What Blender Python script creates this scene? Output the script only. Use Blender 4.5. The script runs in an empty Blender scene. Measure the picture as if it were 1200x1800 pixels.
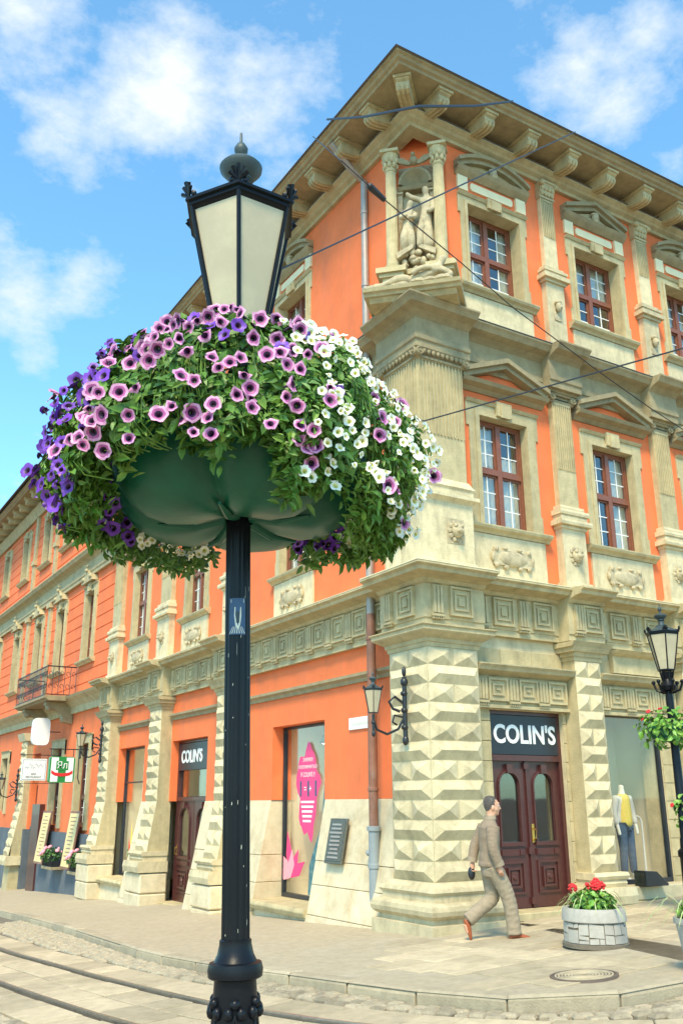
import bpy, bmesh, math, random
from mathutils import Vector, Matrix, Euler
random.seed(7)
R_ = math.radians
scn = bpy.context.scene
col = scn.collection
# ------------------------------------------------------------------ camera
CAM = Vector((-8.29, -11.06, 1.72)); FPX = 1608.34
def _axes(yaw, pitch, roll):
    cy, sy = math.cos(yaw), math.sin(yaw)
    f0 = Vector((sy, cy, 0)); r0 = Vector((cy, -sy, 0)); u0 = Vector((0, 0, 1))
    f = f0*math.cos(pitch) + u0*math.sin(pitch); u = u0*math.cos(pitch) - f0*math.sin(pitch)
    return r0*math.cos(roll) + u*math.sin(roll), u*math.cos(roll) - r0*math.sin(roll), f
CR, CU, CF = _axes(R_(31.558), R_(17.665), R_(-0.3236))
def ray(px, py): return CF + CR*((px-600)/FPX) - CU*((py-900)/FPX)
def on_x(px, py, x): d = ray(px, py); return CAM + d*((x-CAM.x)/d.x)
def on_y(px, py, y): d = ray(px, py); return CAM + d*((y-CAM.y)/d.y)
GA, GB = .047, -.045
def zg(x, y):   # height of the sloping street
    return GA*max(-16, min(22, x)) + GB*max(-22, min(46, y))
def on_ground(px, py, dz=0.):
    d = ray(px, py); n = Vector((-GA, -GB, 1)); return CAM + d*((dz - n.dot(CAM))/n.dot(d))
cd = bpy.data.cameras.new('camera'); cam = bpy.data.objects.new('camera', cd); col.objects.link(cam)
cd.sensor_fit = 'VERTICAL'; cd.sensor_height = 36; cd.lens = 36*FPX/1800; cd.clip_end = 2000; cd.clip_start = .05
cam.matrix_world = Matrix(((CR.x, CU.x, -CF.x, CAM.x), (CR.y, CU.y, -CF.y, CAM.y), (CR.z, CU.z, -CF.z, CAM.z), (0, 0, 0, 1)))
scn.camera = cam
# ------------------------------------------------------------------ sky, sun, exposure
SUN_EL, SUN_AZ = R_(52), R_(222)      # azimuth clockwise from +Y
w = bpy.data.worlds.new('World'); scn.world = w; w.use_nodes = True
nt = w.node_tree; nt.nodes.clear(); N = nt.nodes.new; L = nt.links.new
out = N('ShaderNodeOutputWorld'); bg = N('ShaderNodeBackground'); L(bg.outputs[0], out.inputs[0])
sky = N('ShaderNodeTexSky'); sky.sky_type = 'NISHITA'; sky.sun_disc = False
sky.sun_elevation = SUN_EL; sky.sun_rotation = SUN_AZ; sky.air_density = 1.0; sky.dust_density = .6; sky.ozone_density = 2.2
tc = N('ShaderNodeTexCoord')
def vmath(op, a, b=None):
    n = N('ShaderNodeVectorMath'); n.operation = op
    for i, v in enumerate((a, b)):
        if v is None: continue
        if isinstance(v, (tuple, list, Vector)): n.inputs[i].default_value = tuple(v)
        else: L(v, n.inputs[i])
    return n
def fmath(op, a, b=None, clamp=False):
    n = N('ShaderNodeMath'); n.operation = op; n.use_clamp = clamp
    for i, v in enumerate((a, b)):
        if v is None: continue
        if isinstance(v, (int, float)): n.inputs[i].default_value = v
        else: L(v, n.inputs[i])
    return n.outputs[0]
# cloud field: noise on the view direction, flattened towards the horizon, plus the cumulus heaps the photograph shows
dirv = tc.outputs['Generated']
mp = N('ShaderNodeMapping'); L(dirv, mp.inputs[0]); mp.inputs['Scale'].default_value = (1, 1, 1.7)
n1 = N('ShaderNodeTexNoise'); L(mp.outputs[0], n1.inputs['Vector']); n1.inputs['Scale'].default_value = 3.1; n1.inputs['Detail'].default_value = 9; n1.inputs['Roughness'].default_value = .56
n2 = N('ShaderNodeTexNoise'); L(mp.outputs[0], n2.inputs['Vector']); n2.inputs['Scale'].default_value = 13; n2.inputs['Detail'].default_value = 8; n2.inputs['Roughness'].default_value = .62
acc = None
for (px, py, rad, wt) in ((300,130,.075,.9),(215,200,.06,.7),(420,150,.075,.6),(120,220,.06,.55),(520,140,.05,.35),(60,25,.07,.6),(150,85,.035,.4),(40,520,.06,.7),(130,500,.05,.5),(60,600,.05,.4),
                          (1010,110,.055,.75),(1090,150,.05,.7),(1150,40,.06,.6),(940,80,.04,.4),(1180,280,.04,.3),(380,220,.07,.4)):
    d = ray(px, py).normalized()
    dd = vmath('DISTANCE', dirv, d).outputs['Value']
    g = fmath('MULTIPLY', fmath('SUBTRACT', 1.0, fmath('DIVIDE', dd, rad*1.45), True), wt)
    acc = g if acc is None else fmath('MAXIMUM', acc, g)
base = fmath('MULTIPLY', fmath('SUBTRACT', n1.outputs[0], .54), 2.0)
tot = fmath('ADD', fmath('MULTIPLY', acc, .98), fmath('MULTIPLY', fmath('SUBTRACT', n2.outputs[0], .52), 1.5))
tot = fmath('MAXIMUM', tot, fmath('ADD', fmath('SUBTRACT', base, .12), fmath('MULTIPLY', fmath('SUBTRACT', n2.outputs[0], .5), .8)))
ramp = N('ShaderNodeValToRGB'); L(tot, ramp.inputs[0])
ramp.color_ramp.elements[0].position = .16; ramp.color_ramp.elements[1].position = .78
ramp.color_ramp.elements[0].color = (0, 0, 0, 1); ramp.color_ramp.elements[1].color = (1, 1, 1, 1)
tint = N('ShaderNodeMixRGB'); tint.blend_type = 'MULTIPLY'; tint.inputs[0].default_value = 1; L(sky.outputs[0], tint.inputs[1]); tint.inputs[2].default_value = (1.95, 2.95, 2.9, 1)
mx = N('ShaderNodeMixRGB'); L(ramp.outputs[0], mx.inputs[0]); L(tint.outputs[0], mx.inputs[1]); mx.inputs[2].default_value = (7.6, 8.2, 8.6, 1)
L(mx.outputs[0], bg.inputs[0]); bg.inputs[1].default_value = .11
sd = bpy.data.lights.new('sun', 'SUN'); sd.energy = 4.4; sd.angle = R_(14); sd.color = (1, .83, .56)
so = bpy.data.objects.new('sun', sd); col.objects.link(so)
sdir = Vector((math.sin(SUN_AZ)*math.cos(SUN_EL), math.cos(SUN_AZ)*math.cos(SUN_EL), math.sin(SUN_EL)))
so.rotation_euler = sdir.to_track_quat('Z', 'Y').to_euler(); so.location = (-20, -20, 40)
scn.view_settings.view_transform = 'Standard'; scn.view_settings.look = 'None'; scn.view_settings.exposure = .24; scn.view_settings.gamma = 1
# ------------------------------------------------------------------ materials
M = {}
def mat(name, c, rough=.8, amt=.18, scale=4., bump=.0, bscale=60., c2=None, c2amt=.5, metal=0., spec=.5, rnd=0., coat=0., c2scale=1.3, streak=1.):
    m = bpy.data.materials.new(name); m.use_nodes = True; t = m.node_tree; b = t.nodes['Principled BSDF']
    b.inputs['Roughness'].default_value = rough; b.inputs['Metallic'].default_value = metal; b.inputs['Specular IOR Level'].default_value = spec
    b.inputs['Coat Weight'].default_value = coat
    n = t.nodes.new; l = t.links.new
    co = n('ShaderNodeNewGeometry').outputs['Position']
    no = n('ShaderNodeTexNoise'); l(co, no.inputs['Vector']); no.inputs['Scale'].default_value = scale; no.inputs['Detail'].default_value = 8; no.inputs['Roughness'].default_value = .65
    r = n('ShaderNodeMapRange'); l(no.outputs[0], r.inputs[0]); r.inputs[1].default_value = .25; r.inputs[2].default_value = .75; r.inputs[3].default_value = 1-amt; r.inputs[4].default_value = 1+amt
    last = None
    if c2:
        n3 = n('ShaderNodeTexNoise'); mpn = n('ShaderNodeMapping'); mpn.inputs['Scale'].default_value = (1, 1, streak); l(co, mpn.inputs[0]); l(mpn.outputs[0], n3.inputs['Vector']); n3.inputs['Scale'].default_value = c2scale; n3.inputs['Detail'].default_value = 7; n3.inputs['Roughness'].default_value = .7
        r3 = n('ShaderNodeMapRange'); l(n3.outputs[0], r3.inputs[0]); r3.inputs[1].default_value = .48; r3.inputs[2].default_value = .72; r3.inputs[4].default_value = c2amt
        mxx = n('ShaderNodeMixRGB'); l(r3.outputs[0], mxx.inputs[0]); mxx.inputs[1].default_value = (*c, 1); mxx.inputs[2].default_value = (*c2, 1); last = mxx.outputs[0]
    mul = n('ShaderNodeMixRGB'); mul.blend_type = 'MULTIPLY'; mul.inputs[0].default_value = 1
    if last: l(last, mul.inputs[1])
    else: mul.inputs[1].default_value = (*c, 1)
    l(r.outputs[0], mul.inputs[2]); res = mul.outputs[0]
    if rnd:
        oi = n('ShaderNodeObjectInfo'); rr = n('ShaderNodeMapRange'); l(oi.outputs['Random'], rr.inputs[0]); rr.inputs[3].default_value = 1-rnd; rr.inputs[4].default_value = 1+rnd
        m2 = n('ShaderNodeMixRGB'); m2.blend_type = 'MULTIPLY'; m2.inputs[0].default_value = 1; l(res, m2.inputs[1]); l(rr.outputs[0], m2.inputs[2]); res = m2.outputs[0]
    l(res, b.inputs['Base Color'])
    if bump:
        n4 = n('ShaderNodeTexNoise'); l(co, n4.inputs['Vector']); n4.inputs['Scale'].default_value = bscale; n4.inputs['Detail'].default_value = 6; n4.inputs['Roughness'].default_value = .6
        bp = n('ShaderNodeBump'); bp.inputs['Strength'].default_value = bump; bp.inputs['Distance'].default_value = .02; l(n4.outputs[0], bp.inputs['Height']); l(bp.outputs[0], b.inputs['Normal'])
    M[name] = m; return m
mat('stone', (.50, .41, .23), .85, .2, 5, .6, 45, (.30, .25, .14), .75, rnd=.07, c2scale=3.2, streak=0.22)
mat('stone_pale', (.63, .525, .325), .85, .2, 5, .6, 45, (.34, .28, .165), .75, rnd=.13, c2scale=3.2, streak=0.3)
mat('stone_dark', (.33, .265, .15), .85, .22, 5, .6, 40, (.21, .17, .10), .7, rnd=.06, c2scale=3.2, streak=0.3)
mat('stone_carved', (.52, .43, .27), .85, .25, 9, .8, 50, (.24, .20, .13), .8, c2scale=5)
mat('plaster_cream', (.80, .68, .43), .8, .08, 4, .15, 60, (.66, .56, .36), .4, c2scale=3.2, streak=0.25)
mat('orange', (.82, .185, .058), .85, .13, 1.6, .35, 70, (.64, .17, .075), .8, c2scale=2.0, streak=.14)
mat('worn_plaster', (.64, .54, .36), .9, .16, 5, .4, 40, (.50, .36, .20), .7, rnd=.10, c2scale=2.2)
mat('dark_plinth', (.10, .12, .14), .8, .2, 3, .3, 40, (.16, .18, .2), .6)
mat('wood', (.22, .075, .04), .42, .2, 14, .1, 60)
mat('dark_wood', (.075, .022, .02), .35, .25, 12, .15, 50, coat=.2)
mat('black_iron', (.016, .018, .022), .34, .2, 20, .12, 90, (.03, .03, .032), .5)
mat('lamp_black', (.005, .006, .009), .34, .25, 16, .06, 120, (.014, .015, .018), .35, spec=.22)
mat('verdigris', (.05, .075, .08), .5, .25, 12, .15, 60, (.02, .03, .035), .8)
mat('green_bowl', (.006, .085, .046), .36, .22, 7, .06, 30, (.02, .10, .055), .4, spec=.35)
mat('zinc', (.36, .33, .30), .5, .15, 6, .05, 40, (.42, .22, .14), .45, metal=.3)
mat('rust_pipe', (.24, .105, .065), .6, .25, 5, .15, 60, (.33, .27, .22), .6)
mat('pipe_grey', (.26, .29, .30), .55, .12, 6)
mat('roof_metal', (.13, .11, .10), .6, .2, 2)
mat('asphalt', (.44, .36, .24), .9, .18, 9, .7, 120, (.48, .42, .32), .5)
mat('cobble', (.37, .305, .205), .75, .3, 9, .6, 50, (.2, .165, .115), .6, rnd=.25, c2scale=7)
mat('cobble_bed', (.17, .14, .10), .95, .2, 12, .4, 90)
mat('slab', (.47, .38, .245), .85, .2, 7, .5, 60, (.31, .25, .15), .75, rnd=.2, c2scale=1.1)
mat('kerb', (.40, .33, .22), .85, .2, 8, .45, 50, (.29, .25, .18), .5, rnd=.12)
mat('rail', (.42, .38, .33), .3, .25, 12, .1, 60, metal=.85)
mat('iron_cover', (.20, .15, .12), .55, .25, 14, .2, 80, metal=.5)
mat('white_paint', (.8, .8, .78), .5, .03, 5)
mat('cream_paint', (.70, .66, .55), .5, .05, 5)
mat('sign_dark', (.022, .027, .036), .35, .08, 6)
mat('pink', (.82, .045, .20), .4, .08, 6)
mat('red', (.70, .02, .025), .5, .15, 20, rnd=.15)
mat('pink_light', (.86, .35, .42), .5, .2, 20)
mat('teal', (.05, .16, .19), .5, .5, 9, c2=(.2, .3, .25), c2amt=.8, c2scale=7)
mat('green_sign', (.02, .22, .05), .35, .05, 5)
mat('yellow', (.80, .60, .12), .75, .1, 30)
mat('parchment', (.80, .60, .27), .6, .12, 8)
mat('brass', (.72, .48, .13), .3, .1, 20, metal=.9)
mat('bronze', (.15, .14, .11), .45, .3, 20, .2, 80, metal=.6)
mat('shop_wall', (.80, .72, .56), .9, .05, 2)
mat('curtain', (.78, .78, .74), .9, .1, 8)
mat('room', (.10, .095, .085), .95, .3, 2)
mat('mannequin', (.80, .76, .68), .35, .03, 5)
mat('denim', (.055, .105, .19), .85, .3, 14, .2, 200)
mat('jacket_grey', (.60, .58, .55), .85, .12, 25)
mat('suit', (.27, .20, .135), .85, .14, 16, .35, 55, (.23, .17, .11), .6, c2scale=6)
mat('trouser', (.32, .25, .17), .85, .14, 14, .35, 40, (.22, .165, .105), .6, c2scale=6)
mat('skin', (.62, .33, .21), .5, .08, 30)
mat('hair', (.085, .07, .06), .8, .4, 60, .6, 200, (.2, .18, .165), .7, c2scale=25)
mat('shoe', (.34, .085, .03), .35, .2, 20)
mat('leaf', (.105, .24, .03), .5, .4, 14, c2=(.27, .40, .06), c2amt=.8, rnd=.3, c2scale=6)
mat('leaf_dark', (.05, .125, .024), .55, .4, 14, c2=(.10, .20, .04), c2amt=.7, rnd=.3, c2scale=7)
mat('leaf_stripe', (.42, .47, .20), .5, .3, 30, c2=(.16, .30, .06), c2amt=.9, rnd=.2, c2scale=25)
mat('petal_pink', (.66, .30, .50), .55, .14, 50, rnd=.15)
mat('petal_mid', (.36, .07, .24), .55, .2, 60)
mat('petal_heart', (.035, .006, .04), .55, .2, 40)
mat('petal_violet', (.155, .035, .40), .5, .22, 40, rnd=.3)
mat('petal_white', (.83, .82, .70), .55, .06, 40, rnd=.06)
mat('petal_throat', (.62, .60, .22), .55, .1, 40)
mat('soil', (.05, .035, .025), .95, .3, 40)
mat('planter_stone', (.40, .37, .32), .85, .14, 14, .4, 60, rnd=.1)
mat('lamp_glass', (.46, .39, .26), .4, .08, 3, c2=(.58, .49, .31), c2amt=.6, c2scale=3)
mat('wire', (.02, .02, .022), .5, .1, 5)
lm_ = mat('lamp_lit', (.9, .88, .8)); lm_.node_tree.nodes['Principled BSDF'].inputs['Emission Color'].default_value = (1, .93, .8, 1); lm_.node_tree.nodes['Principled BSDF'].inputs['Emission Strength'].default_value = 4.
def glass(name, tint, refl, rough=.03):
    m = bpy.data.materials.new(name); m.use_nodes = True; t = m.node_tree; t.nodes.clear(); n = t.nodes.new
    o = n('ShaderNodeOutputMaterial'); mixn = n('ShaderNodeMixShader'); tr = n('ShaderNodeBsdfTransparent'); gl = n('ShaderNodeBsdfGlossy'); lw = n('ShaderNodeLayerWeight'); fr = n('ShaderNodeMath'); fr.operation = 'POWER'; fr.inputs[1].default_value = 4.; t.links.new(lw.outputs['Facing'], fr.inputs[0])
    tr.inputs[0].default_value = (*tint, 1); gl.inputs['Roughness'].default_value = rough; gl.inputs[0].default_value = (1, 1, 1, 1)
    ad = n('ShaderNodeMath'); ad.operation = 'ADD'; ad.use_clamp = True; ad.inputs[1].default_value = refl
    no = n('ShaderNodeTexNoise'); no.inputs['Scale'].default_value = 1.6; bp = n('ShaderNodeBump'); bp.inputs['Strength'].default_value = .04; bp.inputs['Distance'].default_value = .05
    t.links.new(no.outputs[0], bp.inputs['Height']); t.links.new(bp.outputs[0], gl.inputs['Normal'])
    t.links.new(fr.outputs[0], ad.inputs[0]); t.links.new(ad.outputs[0], mixn.inputs[0]); t.links.new(tr.outputs[0], mixn.inputs[1]); t.links.new(gl.outputs[0], mixn.inputs[2]); t.links.new(mixn.outputs[0], o.inputs[0])
    M[name] = m
glass('glass', (.88, .9, .88), .1); glass('shop_glass', (.97, .97, .95), .04)
# ------------------------------------------------------------------ mesh helpers
def rz(v, a): c, s = math.cos(a), math.sin(a); return Vector((v[0]*c - v[1]*s, v[0]*s + v[1]*c, v[2]))
class MB:
    def __init__(self): self.v = []; self.f = []; self.m = []
    def add(self, vs, fs, mi=0):
        o = len(self.v); self.v += [tuple(v) for v in vs]; self.f += [tuple(i+o for i in f) for f in fs]; self.m += [mi]*len(fs); return self
    def box(self, x0, x1, y0, y1, z0, z1, mi=0):
        return self.add([(x0,y0,z0),(x1,y0,z0),(x1,y1,z0),(x0,y1,z0),(x0,y0,z1),(x1,y0,z1),(x1,y1,z1),(x0,y1,z1)],
                        [(3,2,1,0),(4,5,6,7),(0,1,5,4),(1,2,6,5),(2,3,7,6),(3,0,4,7)], mi)
    def fb(self, u0, u1, d0, d1, z0, z1, mi=0): return self.box(u0, u1, -d1, -d0, z0, z1, mi)   # facade box: d = metres out of the wall
    def prof(self, u0, u1, pr, m0=0, m1=0, mi=0):      # extrude a (d,z) polygon along u, ends mitred by m*d
        n = len(pr); a = [(u0 - m0*d, -d, z) for d, z in pr]; b = [(u1 + m1*d, -d, z) for d, z in pr]
        return self.add(a+b, [tuple(range(n))[::-1], tuple(range(n, 2*n))] + [(i, (i+1) % n, n+(i+1) % n, n+i) for i in range(n)], mi)
    def prism(self, pts, y0, y1, mi=0):                # (x,z) polygon between y0 and y1
        n = len(pts); a = [(x, y0, z) for x, z in pts]; b = [(x, y1, z) for x, z in pts]
        return self.add(a+b, [tuple(range(n)), tuple(range(n, 2*n))[::-1]] + [((i+1) % n, i, n+i, n+(i+1) % n) for i in range(n)], mi)
    def lathe(self, pr, seg=24, c=(0, 0), mi=0, mod=None, a0=0.):
        vs = []; n = len(pr)
        for k in range(seg):
            a = a0 + 2*math.pi*k/seg
            for (r, z) in pr:
                rr, zz = (mod(a, r, z) if mod else (r, z)); vs.append((c[0]+rr*math.cos(a), c[1]+rr*math.sin(a), zz))
        fs = [(k*n+i, ((k+1) % seg)*n+i, ((k+1) % seg)*n+i+1, k*n+i+1) for k in range(seg) for i in range(n-1)]
        fs += [tuple(k*n for k in range(seg))[::-1], tuple(k*n+n-1 for k in range(seg))]
        return self.add(vs, fs, mi)
    def tube(self, pts, r, seg=6, mi=0):
        pts = [Vector(p) for p in pts]; n = len(pts); vs = []
        rs = r if isinstance(r, (list, tuple)) else [r]*n
        for i, p in enumerate(pts):
            t = (pts[min(i+1, n-1)] - pts[max(i-1, 0)]).normalized()
            a = t.cross(Vector((0, 0, 1)) if abs(t.z) < .95 else Vector((1, 0, 0))).normalized(); b = t.cross(a)
            for k in range(seg):
                an = 2*math.pi*k/seg; vs.append(p + (a*math.cos(an) + b*math.sin(an))*rs[i])
        fs = [(i*seg+k, i*seg+(k+1) % seg, (i+1)*seg+(k+1) % seg, (i+1)*seg+k) for i in range(n-1) for k in range(seg)]
        fs += [tuple(range(seg))[::-1], tuple((n-1)*seg+k for k in range(seg))]
        return self.add(vs, fs, mi)
    def ball(self, c, r, sx=1, sy=1, sz=1, seg=12, rings=7, mi=0):
        pr = [(max(1e-4, r*math.sin(math.pi*i/rings)), -r*math.cos(math.pi*i/rings)) for i in range(rings+1)]
        o = len(self.v); self.lathe(pr, seg, (0, 0), mi)
        for i in range(o, len(self.v)): x, y, z = self.v[i]; self.v[i] = (c[0]+x*sx, c[1]+y*sy, c[2]+z*sz)
        return self
    def move(self, off, start=0):
        for i in range(start, len(self.v)): self.v[i] = tuple(Vector(self.v[i]) + Vector(off))
        return self
    def xf(self, mtx, start=0):
        for i in range(start, len(self.v)): self.v[i] = tuple(mtx @ Vector(self.v[i]))
        return self
    def mesh(self, name, mats, smooth=False, bevel=0.):
        me = bpy.data.meshes.new(name); me.from_pydata(self.v, [], self.f)
        for mm in (mats if isinstance(mats, (list, tuple)) else [mats]): me.materials.append(M[mm])
        me.polygons.foreach_set('material_index', self.m)
        bm = bmesh.new(); bm.from_mesh(me); bmesh.ops.recalc_face_normals(bm, faces=bm.faces)
        if bevel: bmesh.ops.bevel(bm, geom=[e for e in bm.edges if len(e.link_faces) == 2 and e.calc_face_angle(0) > .6], offset=bevel, segments=1, affect='EDGES', clamp_overlap=True)
        bm.to_mesh(me); bm.free()
        if smooth: me.polygons.foreach_set('use_smooth', [True]*len(me.polygons)); me.set_sharp_from_angle(angle=R_(40))
        me.update(); return me
    def build(self, name, mats, parent=None, rot=0., loc=(0, 0, 0), smooth=False, bevel=0.):
        return place(self.mesh(name, mats, smooth, bevel), name, parent, rot, loc)
def place(me, name, parent=None, rot=0., loc=(0, 0, 0)):
    o = bpy.data.objects.new(name, me); col.objects.link(o); o.parent = parent; o.location = loc
    o.rotation_euler = rot if isinstance(rot, (tuple, Euler)) else (0, 0, rot)
    if parent and parent.type == 'MESH' and rot != 0.: o.matrix_parent_inverse = parent.matrix_basis.inverted()   # facade pieces are given in world terms
    return o
LEFT = -math.pi/2
def fl(u, d, z, rot): return rz((u, -d, z), rot)          # facade coordinates -> world
def thing(name, label, cat, loc=(0, 0, 0), rot=0., group=None):
    o = bpy.data.objects.new(name, None); col.objects.link(o); o.location = loc; o.rotation_euler = (0, 0, rot); o.empty_display_size = .2
    return tag(o, label, cat, group)
def tag(o, label, cat, group=None, kind=None):
    if label: o['label'] = label
    if cat: o['category'] = cat
    if group: o['group'] = group
    if kind: o['kind'] = kind
    return o
def copy_tree(o, parent=None, loc=None, rot=None):
    c = o.copy(); col.objects.link(c); c.parent = parent
    if loc is not None: c.location = loc
    if rot is not None: c.rotation_euler = rot if isinstance(rot, (tuple, Euler)) else (0, 0, rot)
    for ch in list(o.children): copy_tree(ch, c)
    return c
def text_mesh(body, size, depth, name, matn, align='CENTER', sx=1., bold=0.):
    cu = bpy.data.curves.new(name, 'FONT'); cu.body = body; cu.size = size; cu.extrude = depth; cu.align_x = align; cu.align_y = 'CENTER'; cu.resolution_u = 4; cu.offset = size*bold
    o = bpy.data.objects.new(name, cu); col.objects.link(o)
    me = bpy.data.meshes.new_from_object(o.evaluated_get(bpy.context.evaluated_depsgraph_get())); bpy.data.objects.remove(o)
    me.transform(Matrix.Rotation(math.pi/2, 4, 'X') @ Matrix.Diagonal((sx, 1, 1, 1))); me.materials.clear(); me.materials.append(M[matn]); me.name = name
    return me      # stands in the local x-z plane, facing -y
def skin(name, joints, edges, matn, parent, sub=2, loc=(0, 0, 0), rot=0.):
    """joints: {key:(x,y,z,rx[,ry])}; one continuous body grown over the skeleton"""
    keys = list(joints); me = bpy.data.meshes.new(name); me.from_pydata([joints[k][:3] for k in keys], [(keys.index(a), keys.index(b)) for a, b in edges], [])
    me.materials.append(M[matn]); o = place(me, name, parent, rot, loc)
    md = o.modifiers.new('skin', 'SKIN'); md.use_smooth_shade = True; md.branch_smoothing = .6
    for i, k in enumerate(keys):
        sv = me.skin_vertices[0].data[i]; j = joints[k]; sv.radius = (j[3], j[4] if len(j) > 4 else j[3])
    me.skin_vertices[0].data[0].use_root = True
    s = o.modifiers.new('sub', 'SUBSURF'); s.levels = sub; s.render_levels = sub
    return o
# ------------------------------------------------------------------ street
def spline(pts, step):
    """resample a polyline smoothed by Catmull-Rom"""
    P = [Vector((p[0], p[1], 0)) for p in pts]; outp = []
    for i in range(len(P)-1):
        p0, p1, p2, p3 = P[max(i-1, 0)], P[i], P[i+1], P[min(i+2, len(P)-1)]
        for k in range(24):
            t = k/24; outp.append(.5*((2*p1) + (p2-p0)*t + (2*p0-5*p1+4*p2-p3)*t*t + (3*p1-p0-3*p2+p3)*t**3))
    outp.append(P[-1]); res = [outp[0]]; acc = 0
    for a, b in zip(outp, outp[1:]):
        L_ = (b-a).length; pos = 0
        while acc + (L_-pos) >= step:
            pos += step-acc; res.append(a.lerp(b, pos/L_)); acc = 0
        acc += L_-pos
    return res
KERB = [(-2.0, 60), (-2.25, 30), (-2.64, 14.5), (-2.85, 8.5), (-3.12, 4.27), (-3.25, 2.2), (-3.12, .1), (-2.86, -1.65), (-2.72, -2.9), (-2.36, -4.2), (-1.83, -4.72), (-.91, -4.9), (.5, -4.95), (3, -5.0), (40, -5.2)]
kerb = spline(KERB, 1.02)
def kerb_side(x, y):            # > 0 on the pavement side
    best = min(range(len(kerb)-1), key=lambda i: (kerb[i].x-x)**2 + (kerb[i].y-y)**2); best = max(0, min(best, len(kerb)-2))
    d0 = 1e9
    for i in (best-1, best):
        if i < 0: continue
        a, b = kerb[i], kerb[i+1]; t = (b-a).normalized(); s = t.x*(y-a.y) - t.y*(x-a.x)
        d0 = min(d0, abs(s))*1.0; sg = s
    return sg
ROAD = -.11
g = MB(); xs = [-500, -120, -40] + [x*4 for x in range(-5, 8)] + [60, 150, 500]; ys = [-500, -120, -40] + [y*4 for y in range(-6, 13)] + [70, 150, 500]
vs = [(x, y, zg(x, y)+ROAD-.03) for y in ys for x in xs]; n = len(xs)
g.add(vs, [(j*n+i, j*n+i+1, (j+1)*n+i+1, (j+1)*n+i) for j in range(len(ys)-1) for i in range(n-1)])
road = tag(g.build('road', 'cobble_bed'), None, None, kind='structure')
# pavement round the building: one sheet from the kerb line inwards
g = MB(); inner = []
for p in kerb:
    q = Vector((max(p.x, 2.0) if p.y < 0 else 2.0, max(p.y, 2.0), 0)); inner.append(q)
vs = [(p.x, p.y, zg(p.x, p.y)-.004) for p in kerb] + [(q.x, q.y, zg(q.x, q.y)-.004) for q in inner]; n = len(kerb)
g.add(vs, [(i, i+1, n+i+1, n+i) for i in range(n-1)])
sidewalk = tag(g.build('sidewalk', 'asphalt'), None, None, kind='structure')
for i in range(len(kerb)-1):                        # kerb stones, each its own block
    a, b = kerb[i], kerb[i+1]
    if a.y > 34 or b.x > 14: continue
    t = (b-a).normalized(); nn = Vector((-t.y, t.x, 0)); ga, gb = a+t*.012, b-t*.012; h = random.uniform(-.012, .012); wv = .2 + random.uniform(-.02, .03)
    m = MB(); pts = []
    for p in (ga, gb):
        z = zg(p.x, p.y)+h; i0 = p + nn*.0; i1 = p + nn*wv
        pts += [(i0.x, i0.y, z-.25), (i0.x, i0.y, z-.02), (i0.x+nn.x*.03, i0.y+nn.y*.03, z+.012), (i1.x, i1.y, z+.012), (i1.x, i1.y, z-.25)]
    m.add(pts, [(4,3,2,1,0), (5,6,7,8,9)] + [(k, (k+1) % 5, 5+(k+1) % 5, 5+k) for k in range(5)])
    m.build('kerb_stone', 'kerb', sidewalk, bevel=.012)
# paving slabs in front of the shop: laid in rows parallel to the shop front
slabm = [MB().box(-w_/2+.006, w_/2-.006, -h_/2+.006, h_/2-.006, -.05, 0).mesh('paving_slab', 'slab', bevel=.006) for w_, h_ in ((.62, .44), (.5, .44), (.75, .44), (.42, .44))]
wid = (.62, .5, .75, .42); sl = R_(0); ns = 0
row = 0; y = -4.85
while y < -.35:
    x = -3.2 + random.uniform(0, .4)
    while x < 9.5:
        k = random.randrange(4); cx = x+wid[k]/2; x += wid[k]
        if kerb_side(cx-.2, y-.2) < .36 or kerb_side(cx, y-.22) < .34 or cx+y*.15 < -2.75 + max(0, (y+2.2))*.95: continue
        if (cx+1.22)**2 + (y+3.97)**2 < .46**2 and False: continue
        if cx < 1.35 and y > -.62 and cx > -.5: continue
        o = place(slabm[k], 'paving_slab', sidewalk, Euler((math.atan(GB)+random.uniform(-.007, .007), -math.atan(GA)+random.uniform(-.007, .007), random.uniform(-.012, .012))), (cx, y, zg(cx, y)+.006+random.uniform(-.003, .004))); ns += 1
    y += .445
# pavement on the camera's side of the street
g = MB(); c0 = [(-30, 17.5), (17.5, -30), (-2, -60), (-60, -2)]
for a, b in ((0, 0),):
    g.add([(x, y, zg(x, y)) for x, y in c0] + [(x, y, zg(x, y)-.3) for x, y in c0], [(0,1,2,3), (7,6,5,4), (0,4,5,1), (1,5,6,2), (2,6,7,3), (3,7,4,0)])
ns_ = tag(g.build('near_sidewalk', 'asphalt'), None, None, kind='structure')
# tram rails and the slabs they lie in
RAIL = [(-3.6, 60), (-3.9, 30), (-4.25, 14), (-4.33, 6.55), (-4.26, 3.66), (-4.17, 1.4), (-3.98, -1.25), (-3.81, -2.21), (-3.55, -3.4), (-3.0, -4.7), (-2.0, -5.9), (-.5, -6.7), (3, -7.1), (40, -7.3)]
def offset(path, d):
    r = []
    for i, p in enumerate(path):
        t = (path[min(i+1, len(path)-1)] - path[max(i-1, 0)]).normalized(); r.append(p + Vector((t.y, -t.x, 0))*d)
    return r
rl = spline(RAIL, .45)
def ribbon(path, prf, zoff):
    m = MB(); n = len(prf); vs = []
    for i, p in enumerate(path):
        t = (path[min(i+1, len(path)-1)] - path[max(i-1, 0)]).normalized(); nn = Vector((t.y, -t.x, 0))
        for (o_, z) in prf: q = p + nn*o_; vs.append((q.x, q.y, zg(q.x, q.y)+zoff+z))
    m.add(vs, [(i*n+k, i*n+(k+1) % n, (i+1)*n+(k+1) % n, (i+1)*n+k) for i in range(len(path)-1) for k in range(n)]); return m
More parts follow.
